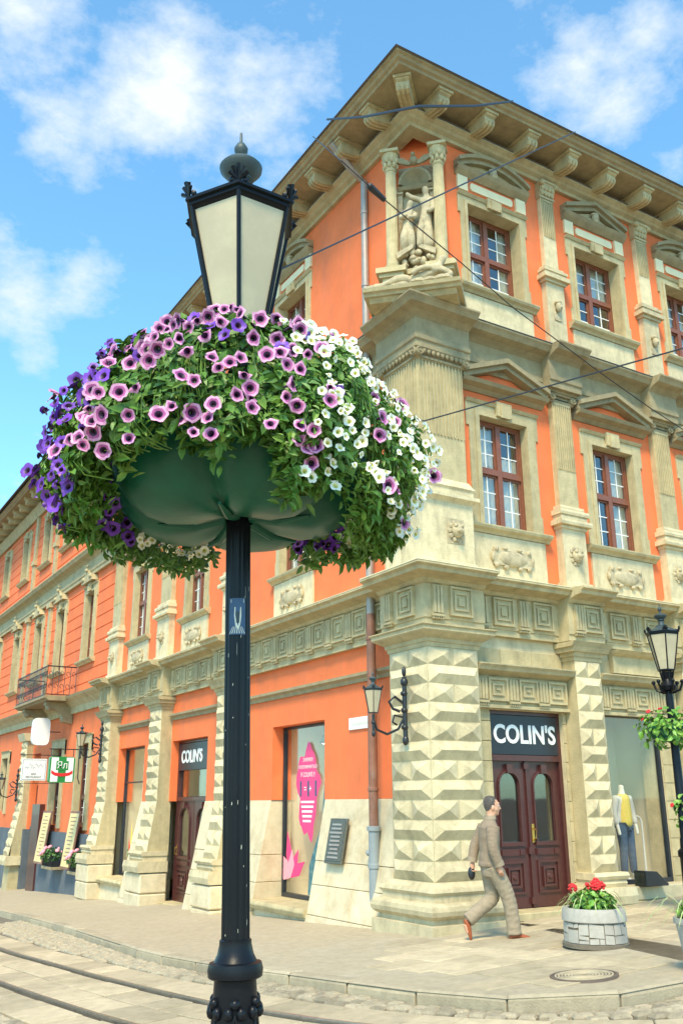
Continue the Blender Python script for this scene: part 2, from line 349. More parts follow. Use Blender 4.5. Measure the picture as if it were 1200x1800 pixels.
RP = [(-.035, -.05), (-.035, .014), (.0, .014), (.004, -.012), (.02, -.012), (.022, .012), (.03, .012), (.03, -.05)]
for dist, lab in ((0, 'polished steel tram rail nearest the kerb'), (1.0, 'polished steel tram rail farther from the kerb, crossing the lower left corner')):
    tag(ribbon(offset(rl, dist), RP, ROAD).build('tram_rail', 'rail', smooth=True), lab, 'rail', 'tram rails in the street')
def strip_of(x, y):      # signed distance from first rail towards the camera
    bi = min(range(len(rl)), key=lambda i: (rl[i].x-x)**2 + (rl[i].y-y)**2); i = max(0, min(bi, len(rl)-2)); t = (rl[i+1]-rl[i]).normalized()
    return (x-rl[i].x)*t.y - (y-rl[i].y)*t.x
cnt = 0
for off0, off1, nsp in ((-.56, -.07, 1), (.07, .93, 2), (1.07, 1.6, 1)):
    for s in range(nsp):
        a0 = off0+(off1-off0)*s/nsp+.008; a1 = off0+(off1-off0)*(s+1)/nsp-.008
        i = 0; pa, pb = offset(rl, a0), offset(rl, a1)
        while i < len(rl)-3:
            k = random.choice((1, 2, 2)); p = rl[i]
            if -9 < p.y < 16 and p.x < 2:
                q = [pa[i], pa[i+k], pb[i+k], pb[i]]; c_ = sum(q, Vector())/4; q = [c_ + (v-c_)*.985 for v in q]; h = random.uniform(-.006, .006)
                m = MB(); m.add([(v.x, v.y, zg(v.x, v.y)+ROAD+h) for v in q] + [(v.x, v.y, zg(v.x, v.y)+ROAD-.06) for v in q], [(0,1,2,3), (7,6,5,4), (0,4,5,1), (1,5,6,2), (2,6,7,3), (3,7,4,0)])
                m.build('track_slab', 'slab', road, bevel=.008); cnt += 1
            i += k
# cobbles: rows following the kerb; the nearest 300 as pieces, the rest as one mass
def cobble_verts(c, t, nn, lx, ly, h):
    vs = []
    for s, zz in ((1., -.06), (1., -.012), (.78, .012)):
        for a, b in ((-1, -1), (1, -1), (1, 1), (-1, 1)):
            q = c + t*(a*lx*.5*s) + nn*(b*ly*.5*s); vs.append((q.x, q.y, zg(q.x, q.y)+ROAD+zz+h))
    return vs
CF_ = [(8, 9, 10, 11)] + [(i+k, i+(k+1) % 4, i+4+(k+1) % 4, i+4+k) for i in (0, 4) for k in range(4)]
cob = []
kf = spline(KERB, .16)
for r in range(0, 46):
    d = .07 + r*.118; path = offset(kf, d)
    for i in range(len(path)-1):
        p = path[i]
        if not (-11 < p.y < 12 and p.x < 4): continue
        if math.hypot(p.x-CAM.x, p.y-CAM.y) < 3.5: continue
        sd_ = strip_of(p.x, p.y)
        if -.62 < sd_ < 1.66: continue
        t = (path[i+1]-p); 
        if t.length < .07: continue
        nn = Vector((t.y, -t.x, 0)).normalized(); jit = Vector((random.uniform(-.012, .012), random.uniform(-.012, .012), 0))
        cob.append((p + t*(.5*(r % 2)) + jit, t.normalized(), nn, t.length*random.uniform(.84, .97), .118*random.uniform(.84, .98), random.uniform(-.012, .01)))
vis = lambda c: (lambda v: 0 < 600+FPX*v.dot(CR)/v.dot(CF) < 1200 and 900-FPX*v.dot(CU)/v.dot(CF) < 1810)(Vector((c[0].x, c[0].y, zg(c[0].x, c[0].y)))-CAM)
cob.sort(key=lambda c: (not vis(c), (c[0].x-CAM.x)**2 + (c[0].y-CAM.y)**2))
for c in cob[:290]: MB().add(cobble_verts(*c), CF_).build('cobble', 'cobble', road, smooth=False)
m = MB()
for c in cob[290:]: m.add(cobble_verts(*c), CF_)
tag(m.build('cobbles', 'cobble', road), None, None, kind='stuff')

# ------------------------------------------------------------------ the corner building
B = thing('corner_building', 'orange and stone three-storey corner building with diamond rustication and a sculpted corner niche', 'building')
PR = [(0, .97), (3.05, 3.65), (5.75, 6.35), (8.45, 9.05), (11.15, 11.75)]; PL = [(-1.0, 0), (-7.65, -6.95), (-11.8, -11.0), (-15.8, -15.0)]
CR_ = [1.97, 4.7, 7.4, 10.1, 12.8]; CL_ = [-4.6, -9.6, -13.6]
UR, UL = 14.2, -15.9
WD = -.3     # wall plane, measured from the pilaster faces
def wall(name, matn, rot, u0, u1, z0, z1, holes, d, depth, parent=B, grooves=None):
    """front sheet with openings and their reveals"""
    us = sorted({u0, u1, *[h[0] for h in holes], *[h[1] for h in holes]}); zs = sorted({z0, z1, *[h[2] for h in holes], *[h[3] for h in holes]})
    if grooves: zs = sorted(set(zs) | {z for g_ in grooves for z in (g_, g_+.035) if z0 < z < z1})
    us = [u for u in us if u0 <= u <= u1]; zs = [z for z in zs if z0 <= z <= z1]; m = MB()
    for a, b in zip(us, us[1:]):
        for c, e in zip(zs, zs[1:]):
            mu, mz = (a+b)/2, (c+e)/2
            if any(h[0] < mu < h[1] and h[2] < mz < h[3] for h in holes): continue
            if grooves and any(g_ < mz < g_+.035 for g_ in grooves): m.fb(a, b, d-.2, d-.025, c, e)
            else: m.fb(a, b, d-.2, d, c, e)
    for (a, b, c, e) in holes:
        k = d-.2; q = d-depth
        if depth > .2:
            m.fb(a-.1, a, q, k, c, e); m.fb(b, b+.1, q, k, c, e); m.fb(a, b, q, k, e, e+.1)
            if c > z0+.01: m.fb(a, b, q, k, c-.1, c)
    return m.build(name, matn, parent, rot)
# --- openings
door_r = (1.40, 2.96, -.3, 3.13); shop_r = [(c-.72, c+.64, .42, 3.18) for c in (4.67, 7.37, 10.07, 12.9)]
shop_l = (-5.58, -3.55, .05, 3.17); door_l = (-10.93, -8.78, -1.2, 3.2); win_l = (-14.9, -12.9, -.1, 3.22)
midR = [(c-.56, c+.56, 6.15, 8.17) for c in CR_]; midL = [(c-.56, c+.56, 6.15, 8.17) for c in CL_]
upR = [(c-.65, c+.65, 10.62, 12.40) for c in CR_]; upL = [(c-.65, c+.65, 10.62, 12.40) for c in CL_]
wall('ground_wall', 'stone_pale', 0, .4, UR, -.4, 4.35, [door_r]+shop_r, WD, .45)
wall('ground_wall', 'orange', LEFT, UL, -.4, 1.79, 4.35, [(h[0], h[1], 1.79, h[3]) for h in (shop_l, door_l, win_l)], WD, .42)
wall('middle_wall', 'orange', 0, .3, UR, 5.0, 9.2, midR, -.22, .34); wall('middle_wall', 'orange', LEFT, UL, -.3, 5.0, 9.2, midL, -.22, .34)
wall('upper_wall', 'orange', 0, .9, UR, 9.6, 14.0, upR, -.12, .42); wall('upper_wall', 'orange', LEFT, UL, -.9, 9.6, 14.0, upL, -.12, .42)
# closing back, end and roof so the block is solid from elsewhere
m = MB(); m.box(13.9, 14.2, .5, 9, -1, 14); m.box(9, 9.3, 9, 15.9, -2, 14); m.box(9, 14.2, 8.8, 9.1, -1, 14); m.box(.6, 9, 15.6, 15.85, -2, 14); m.build('rear_wall', 'plaster_cream', B)
m = MB(); m.add([(-.9, -.9, 14.14), (14.2, -.9, 14.14), (14.2, 9, 14.14), (9, 15.9, 14.14), (-.9, 15.9, 14.14), (5, 5, 16.6), (13.0, 5, 16.6), (5, 15.0, 16.6)], [(0,1,6,5), (0,5,7,4), (1,2,6), (2,3,5,6), (3,4,7,5)]); m.build('roof', 'roof_metal', B)
# floors inside that stop the light from leaking
m = MB(); m.box(1.6, 13.8, 1.7, 8.7, 4.6, 4.8); m.box(1.6, 9, 1.7, 15.5, 4.5, 4.59); m.box(1.3, 13.8, 1.4, 8.7, 9.2, 9.4); m.box(1.3, 9, 1.4, 15.5, 9.1, 9.19); m.build('floor_slab', 'room', B)
# --- diamond rustication
def hip(w_, h_, dp):
    k = min(w_, h_)*.55
    if w_ > h_*2.05: ri = [(-w_/2+k, 0), (w_/2-k, 0)]
    else: ri = [(0, 0)]
    m = MB(); b = [(-w_/2, 0, -h_/2), (w_/2, 0, -h_/2), (w_/2, 0, h_/2), (-w_/2, 0, h_/2)]; top = [(x, -dp, z) for x, z in ri]
    if len(top) == 2: m.add(b+top, [(0,1,5,4), (1,2,5), (2,3,4,5), (3,0,4), (3,2,1,0)])
    else: m.add(b+top, [(0,1,4), (1,2,4), (2,3,4), (3,0,4), (3,2,1,0)])
    return m
_hip = {}
def hipmesh(w_, h_, dp):
    k = (round(w_, 3), round(h_, 3), dp)
    if k not in _hip: _hip[k] = hip(w_-.012, h_-.012, dp).mesh('diamond_block', 'stone_pale')
    return _hip[k]
def rusticate(par, rot, u0, u1, z0, z1, rows, d, dp=.08, first_two=True, tilt=None):
    w_ = u1-u0; h_ = (z1-z0)/rows
    for r in range(rows):
        z = z1-h_*(r+.5); two = (r % 2 == 0) == first_two; dd = d; rx = 0.
        if tilt: dd, rx = tilt(z)
        for k in range(2 if two else 1):
            ww = w_/2 if two else w_; uc = u0 + ww*(k+.5)
            place(hipmesh(ww, h_, dp), 'diamond_block', par, Euler((rx, 0, rot)), fl(uc, dd, z, rot))
def corner_prism(m, e, z0, z1, wu=.97, wl=1.0, inner=-.35):   # L-shaped corner pier: outline offset e
    pts = [(-e, -e), (wu+e, -e), (wu+e, -inner), (-inner, -inner), (-inner, wl+e), (-e, wl+e)]; n = 6
    m.add([(x, y, z0) for x, y in pts]+[(x, y, z1) for x, y in pts], [tuple(range(n))[::-1], tuple(range(n, 2*n))] + [(i, (i+1) % n, n+(i+1) % n, n+i) for i in range(n)])
def corner_lathe(m, prof_, wu=.97, wl=1.0, inner=-.35):
    """stacked offsets: list of (e,z) swept round the corner pier"""
    base = lambda e: [(-e, wl+e), (-e, -e), (wu+e, -e)]
    n = 0; vs = []
    for e, z in prof_:
        p = [(-inner, wl+e)] + base(e) + [(wu+e, -inner)]; vs += [(x, y, z) for x, y in p]
    k = 5; L_ = len(prof_)
    fs = [(i*k+j, i*k+j+1, (i+1)*k+j+1, (i+1)*k+j) for i in range(L_-1) for j in range(k-1)]
    back = [(-inner, -inner, prof_[0][1]), (-inner, -inner, prof_[-1][1])]
    o = len(vs); vs += back
    fs += [(0, 1, 2, 3, 4, o), tuple((L_-1)*k+j for j in range(k))[::-1]+(o+1,)]
    m.add(vs, fs)
m = MB(); corner_prism(m, 0, .6, 4.0); cp = m.build('corner_pier', 'stone', B)
rusticate(cp, 0, 0, .97, .65, 3.99, 12, 0); rusticate(cp, LEFT, -1.0, 0, .65, 3.99, 12, 0)
m = MB(); corner_lathe(m, [(.25, -.35), (.25, .12), (.17, .125), (.17, .19), (.2, .2), (.25, .24), (.265, .3), (.25, .36), (.2, .395), (.13, .4), (.13, .49), (.15, .5), (.17, .53), (.15, .575), (.09, .59), (.06, .62), (.03, .65)]); m.build('base', 'stone_pale', cp, smooth=False)
m = MB(); corner_lathe(m, [(.02, 3.98), (.03, 4.04), (.05, 4.05), (.06, 4.10), (.11, 4.13), (.19, 4.18), (.21, 4.2), (.21, 4.25), (.24, 4.27), (.24, 4.285), (.05, 4.30)]); m.build('capital', 'stone', cp)
def pilaster(rot, u0, u1, batter=False):
    m = MB(); 
    if batter: m.prof(u0, u1, [(-.35, -1.3), (.28, -1.3), (.22, .5), (0, 1.8), (0, 4.0), (-.35, 4.0)])
    else: m.fb(u0, u1, -.35, 0, .1, 4.0)
    p = m.build('pilaster', 'stone', B, rot)
    if batter:
        rusticate(p, rot, u0, u1, 1.8, 3.99, 8, 0)
        sl_ = math.atan(.22/1.3); rusticate(p, rot, u0, u1, .62, 1.8, 4, 0, tilt=lambda z: ((1.8-z)*.169, -sl_))
        b = .2
    else: rusticate(p, rot, u0, u1, .65, 3.99, 12, 0); b = 0
    m = MB(); e = .1
    for (o, z0, z1) in ((.13, .56, .66), (.09, .44, .56), (.22, .2, .44)):
        pr = [(-.3, z0), (b+o, z0), (b+o+.03, (z0+z1)/2), (b+o, z1), (-.3, z1)]; m.prof(u0-o*.6, u1+o*.6, pr)
    m.build('base', 'stone_pale', p, rot)
    z0 = -1.6 if batter else -.4; c = (u0+u1)/2; w_ = u1-u0+.28
    if batter:
        h = (.18-z0)/4
        for k in range(4): MB().fb(c-w_/2+random.uniform(0, .03), c+w_/2-random.uniform(0, .03), -.3, b+.16+random.uniform(0, .05), z0+k*h+.006, z0+(k+1)*h-.006).build('plinth_stone', 'worn_plaster', p, rot, bevel=.03)
    else: MB().fb(c-w_/2, c+w_/2, -.3, .2, z0, .195).build('plinth', 'stone_pale', p, rot, bevel=.01)
    m = MB()
    for (o, za, zb) in ((.03, 3.98, 4.05), (.07, 4.05, 4.12), (.15, 4.12, 4.2), (.2, 4.2, 4.28)): m.prof(u0-o*.8, u1+o*.8, [(-.3, za), (o*.7, za), (o, zb), (-.3, zb)])
    m.build('capital', 'stone', p, rot); return p
for a, b in PR[1:]: pilaster(0, a, b)
for a, b in PL[1:]: pilaster(LEFT, a, b, True)
# --- friezes: square panels and triglyphs
def metope(s, h_):
    m = MB(); m.fb(-s/2, s/2, 0, .02, 0, h_); t = .035
    for i, (k, dd) in enumerate(((0, .055), (.085, .045))):
        a, b, z0, z1 = -s/2+k, s/2-k, k, h_-k
        m.fb(a, b, .02, dd, z0, z0+t); m.fb(a, b, .02, dd, z1-t, z1); m.fb(a, a+t, .02, dd, z0+t, z1-t); m.fb(b-t, b, .02, dd, z0+t, z1-t)
    m.fb(-s/2+.165, s/2-.165, .02, .05, .165, h_-.165); return m.mesh('panel', 'stone')
def trig(h_):
    m = MB(); m.fb(-.1, .1, 0, .03, 0, h_)
    for u in (-.075, -.01, .055): m.fb(u-.018, u+.03, .03, .06, .02, h_-.02)
    m.fb(-.11, .11, 0, .065, -.035, 0)
    for k in range(5): m.fb(-.1+k*.043, -.1+k*.043+.024, 0, .05, -.075, -.035)
    return m.mesh('triglyph', 'stone')
MT, TG = metope(.44, .46), trig(.46); MT2, TG2 = metope(.4, .36), trig(.36)
def frieze(par, rot, u0, u1, z, d, a=MT, b=TG, s=.44):
    n = max(1, int((u1-u0+.05)/(s+.24))); st = (u1-u0)/n
    for k in range(n):
        u = u0+st*k; place(b, 'triglyph', par, rot, fl(u+.12, d, z, rot)); place(a, 'panel', par, rot, fl(u+.24+(st-.24)/2, d, z, rot))
ENT = [(-.4, 4.3), (.0, 4.3), (.0, 4.4), (.02, 4.41), (.02, 4.93), (.06, 4.95), (.1, 5.0), (.2, 5.03), (.34, 5.05), (.36, 5.1), (.42, 5.13), (.42, 5.16), (-.4, 5.24)]
def shift(pr, d): return [(x+d if x > -.39 else x, z) for x, z in pr]
def entab(name, pr, dwall, dpil, matn, ext=.12, rots=(0, LEFT), cap=None):
    for rot in rots:
        P_ = PR if rot == 0 else PL
        o = MB().prof(*((.97+.1, UR) if rot == 0 else (UL, -1.0-.1)), shift(pr, dwall)).build(name, matn, B, rot)
        if rot == 0: MB().prof(0, .97+ext, shift(pr, dpil), 1, 0).build(name, matn, B, rot)
        else: MB().prof(-1.0-ext, 0, shift(pr, dpil), 0, 1).build(name, matn, B, rot)
        for a, b in P_[1:]: MB().prof(a-ext, b+ext, shift(pr, dpil-.012)).build(name, matn, B, rot)
        if cap:
            segs = [((0 if rot == 0 else -1.0), (.97 if rot == 0 else 0), dpil)] + [(a-.05, b+.05, dpil-.012) for a, b in P_[1:]]
            for a, b, d in segs: frieze(o, rot, a+.03, b-.03, 4.46, d+.02)
            edges = sorted([s_ for s_ in P_] + ([(UR, UR)] if rot == 0 else [(UL, UL)]))
            for (a0, a1), (b0, b1) in zip(edges, edges[1:]): 
                if b0-a1 > .5: frieze(o, rot, a1+.17, b0-.17, 4.46, dwall+.02)
entab('entablature', ENT, -.2, .06, 'stone', cap=True)
# lead flashing on the ledge, coloured pale cream
for rot in (0, LEFT):
    a, b = ((1.1, UR) if rot == 0 else (UL, -1.1)); MB().prof(a, b, [(-.3, 5.245), (.215, 5.165), (.225, 5.165), (.225, 5.175), (-.3, 5.26)]).build('ledge_flashing', 'plaster_cream', B, rot)
    a, b = ((0, 1.08) if rot == 0 else (-1.1, 0)); MB().prof(a, b, [(-.3, 5.262), (.475, 5.165), (.485, 5.165), (.485, 5.18), (-.3, 5.28)], 1 if rot == 0 else 0, 0 if rot == 0 else 1).build('ledge_flashing', 'plaster_cream', B, rot)
ENT2 = [(-.4, 8.98), (.0, 8.98), (.0, 9.1), (.03, 9.12), (.03, 9.2), (.0, 9.22), (.0, 9.52), (.05, 9.56), (.12, 9.6), (.26, 9.64), (.3, 9.7), (.34, 9.74), (.34, 9.77), (-.4, 9.84)]
entab('upper_entablature', ENT2, -.14, .08, 'stone_dark', .1)
for rot in (0, LEFT):
    a, b = ((1.0, UR) if rot == 0 else (UL, -1.0)); MB().prof(a, b, [(-.3, 9.845), (.205, 9.775), (.215, 9.775), (.215, 9.785), (-.3, 9.86)]).build('ledge_flashing', 'roof_metal', B, rot)
# left ground floor: string course below the frieze, battered stone between the openings
for a, b in ((-6.9, -1.05), (-10.95, -7.7), (-14.95, -11.85)): MB().prof(a, b, [(-.32, 3.7), (-.26, 3.7), (-.24, 3.76), (-.18, 3.8), (-.18, 3.85), (-.32, 3.87)]).build('string_course', 'stone_dark', B, LEFT)
def batter_blocks(u0, u1, ztop=1.79, zbot=-1.3):
    dz = .155; z = ztop; dd = lambda z: -.28 + (ztop-z)*.2
    z = ztop; row = 0
    while z > zbot:
        h = random.uniform(.34, .5) if row else 1.0
        zb = max(z-h, zbot); u = u0
        while u < u1-.02:
            w_ = (u1-u0) if row == 0 else random.uniform(.5, .95); ue = min(u+w_, u1)
            if u1-ue < .3: ue = u1
            e = random.uniform(-.008, .01)
            m = MB(); m.prof(u+(.004 if u > u0 else 0), ue-(.004 if ue < u1 else 0), [(-.75, zb+.004), (dd(zb+.004)+e, zb+.004), (dd(z-.004)+e, z-.004), (-.75, z-.004)]); m.build('battered_stone', 'worn_plaster', B, LEFT, bevel=.008); u = ue
        z = zb; row += 1
for a, b in ((-3.5, -1.12), (-6.95, -5.6), (-8.76, -7.65), (-11.0, -10.95), (-12.88, -11.8), (-15.0, -14.92)):
    if b-a > .2: batter_blocks(a, b)
for (a, b, zt) in ((-5.6, -3.5, .02), (-14.92, -12.88, -.12)):
    MB().prof(a, b, [(-.75, zt-.14), (.12, zt-.14), (.16, zt-.06), (.13, zt), (-.75, zt+.03)]).build('shop_sill', 'stone', B, LEFT, bevel=.01)
    MB().prof(a, b, [(-.75, -1.3), (.1, -1.3), (.02, zt-.145), (-.75, zt-.145)]).build('sill_wall', 'worn_plaster', B, LEFT)
MB().fb(-10.94, -8.77, -1.0, -.1, -1.3, -.44).build('door_step', 'stone', B, LEFT, bevel=.015)
# right ground floor: base course, ashlar jambs, door lintel with its little frieze
for a, b in ((1.22, 1.4), (2.96, 3.0)): pass
for c in (4.67, 7.37, 10.07, 12.9):
    MB().fb(c-1.0, min(c+1.06, UR), -.3, .02, -.2, .2).build('base_course', 'stone', B, 0, bevel=.02); MB().fb(c-1.0, min(c+1.06, UR), -.3, .0, .204, .42).build('window_ledge', 'stone_pale', B, 0, bevel=.02)
    MB().fb(c-.98, min(c+1.04, UR), -.3, .16, -.2, .13).build('base_step', 'stone_pale', B, 0, bevel=.03)
MB().fb(1.22, 3.03, -.6, .05, -.3, .17).build('door_step', 'stone', B, 0, bevel=.012)
def jamb(u0, u1, z0, z1):
    h = .305; z = z0; k = 0
    while z < z1-.05:
        ze = min(z+h, z1); MB().fb(u0+.003, u1-.003, -.3, -.275 + random.uniform(-.003, .004), z+.005, ze-.005).build('ashlar_block', 'stone', B, 0, bevel=.006); z = ze
for a, b in ((1.0, 1.4), (2.96, 3.03), (3.67, 3.95), (5.31, 5.73), (6.37, 6.65), (8.01, 8.43)): jamb(a, b, .2, 3.1)
for a, b in ((1.0, 3.03), (3.67, 5.73), (6.37, 8.43)):
    u = a
    for k in range(3): MB().fb(a+(b-a)*k/3+.003, a+(b-a)*(k+1)/3-.003, -.3, -.272, 3.86, 4.1).build('ashlar_block', 'stone', B, 0, bevel=.006)
for a, b in ((1.0, 3.04), (3.68, 5.74), (6.38, 8.44), (9.1, 11.1)):
    l_ = MB().prof(a, b, [(-.3, 3.14), (-.17, 3.14), (-.17, 3.19), (-.2, 3.2), (-.2, 3.64), (-.14, 3.67), (-.02, 3.71), (.0, 3.75), (.04, 3.79), (.04, 3.81), (-.3, 3.86)]).build('lintel', 'stone', B, 0)
    frieze(l_, 0, a+.06, b-.06, 3.25, -.2, MT2, TG2, .4)
    MB().prof(a+.5, a+1.7, [(-.3, 3.87), (-.18, 3.87), (-.18, 4.16), (-.1, 4.2), (-.02, 4.26), (-.3, 4.29)]).build('lintel_block', 'stone', B, 0) if a > 3 else None
# --- middle storey: pedestals, pilasters with half fluting, Ionic capitals
def ribs(m, u0, u1, d, z0, z1, n):
    st = (u1-u0)/n
    for k in range(n+1): m.fb(u0+st*k-st*.2 if 0 < k else u0, u0+st*k+st*.2 if k < n else u1, d, d+.022, z0, z1)
    m.fb(u0, u1, d, d+.022, z1, z1+.04)
PED = [(.06, 5.2), (.06, 5.34), (.03, 5.36), (.03, 6.33), (.06, 6.36), (.12, 6.4), (.12, 6.46), (.05, 6.48), (.05, 6.56), (.08, 6.6), (.05, 6.64), (.03, 6.68), (.0, 6.74)]
m = MB(); corner_lathe(m, PED); m.build('corner_pedestal', 'stone_pale', B)
m = MB(); corner_prism(m, -.02, 6.7, 9.0); cp2 = m.build('corner_pilaster', 'stone', B)
m = MB(); ribs(m, .03, .94, -.02, 7.5, 8.8, 13); m.build('fluting', 'stone', cp2, 0); m = MB(); ribs(m, -.97, -.03, -.02, 7.5, 8.8, 13); m.build('fluting', 'stone', cp2, LEFT)
m = MB(); corner_lathe(m, [(-.01, 8.8), (.03, 8.82), (.03, 8.86), (.0, 8.88), (.06, 8.95), (.09, 8.98), (.09, 9.03), (.02, 9.04)]); m.build('capital', 'stone_dark', cp2)
def volute(r=.075):
    m = MB(); pr = [(r, -.09), (r, .0), (r*.8, .015), (r*.6, .0), (r*.35, .0), (r*.3, .02), (.005, .02)]
    m.lathe(pr, 14); return m.xf(Matrix.Rotation(math.pi/2, 4, 'X')).mesh('volute', 'stone_dark', True)
VOL = volute()
egg = MB().ball((0, 0, 0), .038, 1, .8, 1.2, 8, 5).mesh('egg_moulding', 'stone_dark', True)
for rot, u0, u1 in ((0, 0, .97), (LEFT, -1.0, 0)):
    for u in ((u1-.0, ) if rot == 0 else (u0, )) + (0.,): place(VOL, 'volute', cp2, rot, fl(u, .09, 8.9, rot))
    for k in range(9): place(egg, 'egg_moulding', cp2, rot, fl(u0+.1+(u1-u0-.2)*k/8, .065, 8.925, rot))
lion = MB().ball((0, -.05, 0), .105, 1, .8, 1.15, 12, 8).ball((0, -.14, -.02), .05, 1.2, .8, .8, 8, 5).ball((-.06, -.1, .07), .035).ball((.06, -.1, .07), .035)
for k in range(10): a = k*.628; lion.ball((.125*math.cos(a), -.02, .145*math.sin(a)), .045, 1, .7, 1, 7, 4)
lion.fb(-.17, .17, -.02, .01, -.21, .21); LION = lion.mesh('lion_head', 'stone_carved', True)
place(LION, 'lion_head', B, 0, fl(.62, .03, 5.86, 0)); place(LION, 'lion_head', B, LEFT, fl(-.6, .03, 5.86, LEFT))
def mid_pil(rot, u0, u1, D=-.1):
    c = (u0+u1)/2; w_ = u1-u0
    m = MB()
    for (o, z0, z1) in ((.06, 5.2, 5.35), (.02, 5.35, 6.32), (.05, 6.32, 6.38), (.12, 6.38, 6.47), (.06, 6.47, 6.57), (.09, 6.57, 6.66), (.03, 6.66, 6.75)): m.prof(u0-o, u1+o, [(-.3, z0), (D+o+.02, z0), (D+o+.03, (z0+z1)/2), (D+o+.02, z1), (-.3, z1)])
    p = m.build('middle_pilaster', 'stone_pale', B, rot)
    s = MB().fb(u0+.03, u1-.03, -.3, D, 6.75, 8.85).build('shaft', 'stone', p, rot)
    m = MB(); ribs(m, u0+.05, u1-.05, D, 7.45, 8.72, 8); m.build('fluting', 'stone', p, rot)
    m = MB()
    for (o, z0, z1) in ((.03, 8.76, 8.81), (.0, 8.81, 8.9), (.06, 8.9, 8.94), (.1, 8.94, 9.0)): m.prof(u0-o, u1+o, [(-.3, z0), (D+o*.8, z0), (D+o, z1), (-.3, z1)])
    m.build('capital', 'stone_dark', p, rot)
    for u in (u0, u1): place(VOL, 'volute', p, rot, fl(u, D+.07, 8.86, rot))
    place(LION, 'lion_head', p, rot, fl(c, D+.03, 5.83, rot))
for a, b in PR[1:]: mid_pil(0, a+.05, b-.03)
for a, b in PL[1:]: mid_pil(LEFT, a, b)
def up_pil(rot, u0, u1, D=-.02):
    c = (u0+u1)/2; m = MB()
    for (o, z0, z1) in ((.05, 9.8, 9.95), (.0, 9.95, 11.25), (.04, 11.25, 11.31), (.1, 11.31, 11.4), (.05, 11.4, 11.47), (.07, 11.47, 11.53), (.02, 11.53, 11.6)): m.prof(u0-.06-o, u1+.06+o, [(-.2, z0), (D+.03+o, z0), (D+.03+o, z1), (-.2, z1)])
    p = m.build('upper_pilaster', 'stone_pale', B, rot)
    MB().fb(u0, u1, -.2, D, 11.6, 13.2).build('shaft', 'stone_pale', p, rot)
    m = MB(); ribs(m, u0+.02, u1-.02, D, 12.3, 13.12, 6); m.build('fluting', 'stone', p, rot)
    m = MB(); m.fb(u0-.02, u1+.02, -.2, D+.03, 13.18, 13.23); m.prof(u0-.02, u1+.02, [(-.2, 13.23), (D, 13.23), (D+.09, 13.5), (D+.11, 13.5), (D+.11, 13.55), (-.2, 13.55)])
    for r_, z in ((0, 13.27), (1, 13.37)):
        for k in range(4): m.ball((u0+(u1-u0)*(k+.5)/4, -(D+.03+r_*.03), z+.04), .055, .9, .7, 1.3, 7, 5)
    for u in (u0-.02, u1+.02): m.ball((u, -(D+.1), 13.47), .06, 1, 1, .9, 8, 5)
    m.build('capital', 'stone', p, rot)
    h = MB().ball((c, -(D+.09), 10.72), .09, .8, .7, 1.2, 10, 7).ball((c, -(D+.15), 10.7), .02, 1, 1, 1.6, 6, 4).ball((c, -(D+.08), 10.82), .085, 1, .8, .6, 8, 5); h.fb(c-.09, c+.09, D+.0, D+.05, 10.45, 10.58); h.build('head_relief', 'stone_carved', p, rot, smooth=True)
for a, b in PR[1:]: up_pil(0, (a+b)/2-.17, (a+b)/2+.17)
for a, b in PL[1:]: up_pil(LEFT, (a+b)/2-.22, (a+b)/2+.22)
# --- windows
def sash_window(w_, h_, split=.52, nx=2, ny=3, curt=0, wood='wood', deep=1.3):
    """wooden frame with mullion and transom; children: panes, white glazing bars, curtain and the room behind"""
    f = MB(); t = .075; a = w_/2; zt = h_*split
    f.fb(-a, -a+t, -.07, 0, 0, h_); f.fb(a-t, a, -.07, 0, 0, h_); f.fb(-a+t, a-t, -.07, 0, 0, t); f.fb(-a+t, a-t, -.07, 0, h_-t, h_)
    f.fb(-.05, .05, -.06, .025, t, h_-t); f.fb(-a+t, -.05, -.06, .03, zt-.05, zt+.05); f.fb(.05, a-t, -.06, .03, zt-.05, zt+.05)
    parts = []
    for (u0, u1) in ((-a+t, -.05), (.05, a-t)):
        for (z0, z1) in ((t, zt-.05), (zt+.05, h_-t)):
            s = .035; f.fb(u0, u0+s, -.05, -.012, z0, z1); f.fb(u1-s, u1, -.05, -.012, z0, z1); f.fb(u0+s, u1-s, -.05, -.012, z0, z0+s); f.fb(u0+s, u1-s, -.05, -.012, z1-s, z1)
            parts.append((u0+s, u1-s, z0+s, z1-s))
    fr = f.mesh('window', wood)
    pm = []
    for (u0, u1, z0, z1) in parts:
        pane = MB().fb(u0, u1, -.04, -.035, z0, z1).mesh('pane', 'glass')
        b = MB()
        for k in range(1, nx): u = u0+(u1-u0)*k/nx; b.fb(u-.009, u+.009, -.034, -.022, z0, z1)
        for k in range(1, ny): z = z0+(z1-z0)*k/ny; b.fb(u0, u1, -.033, -.023, z-.009, z+.009)
        pm.append((pane, b.mesh('glazing_bars', 'white_paint')))
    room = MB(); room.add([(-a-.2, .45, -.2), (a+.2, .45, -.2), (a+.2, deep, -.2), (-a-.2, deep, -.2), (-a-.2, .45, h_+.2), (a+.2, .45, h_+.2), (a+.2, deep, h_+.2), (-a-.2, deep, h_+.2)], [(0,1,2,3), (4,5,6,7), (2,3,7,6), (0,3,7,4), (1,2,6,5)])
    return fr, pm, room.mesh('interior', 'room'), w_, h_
def curtain_mesh(u0, u1, z0, z1, waves):
    m = MB(); n = 24; vs = []
    for k in range(n+1):
        u = u0+(u1-u0)*k/n; d = -.12-.03*math.sin(k/n*waves*6.28); vs += [(u, -d, z0), (u, -d, z1)]
    m.add(vs, [(2*k, 2*k+2, 2*k+3, 2*k+1) for k in range(n)]); return m.mesh('curtain', 'curtain', True)
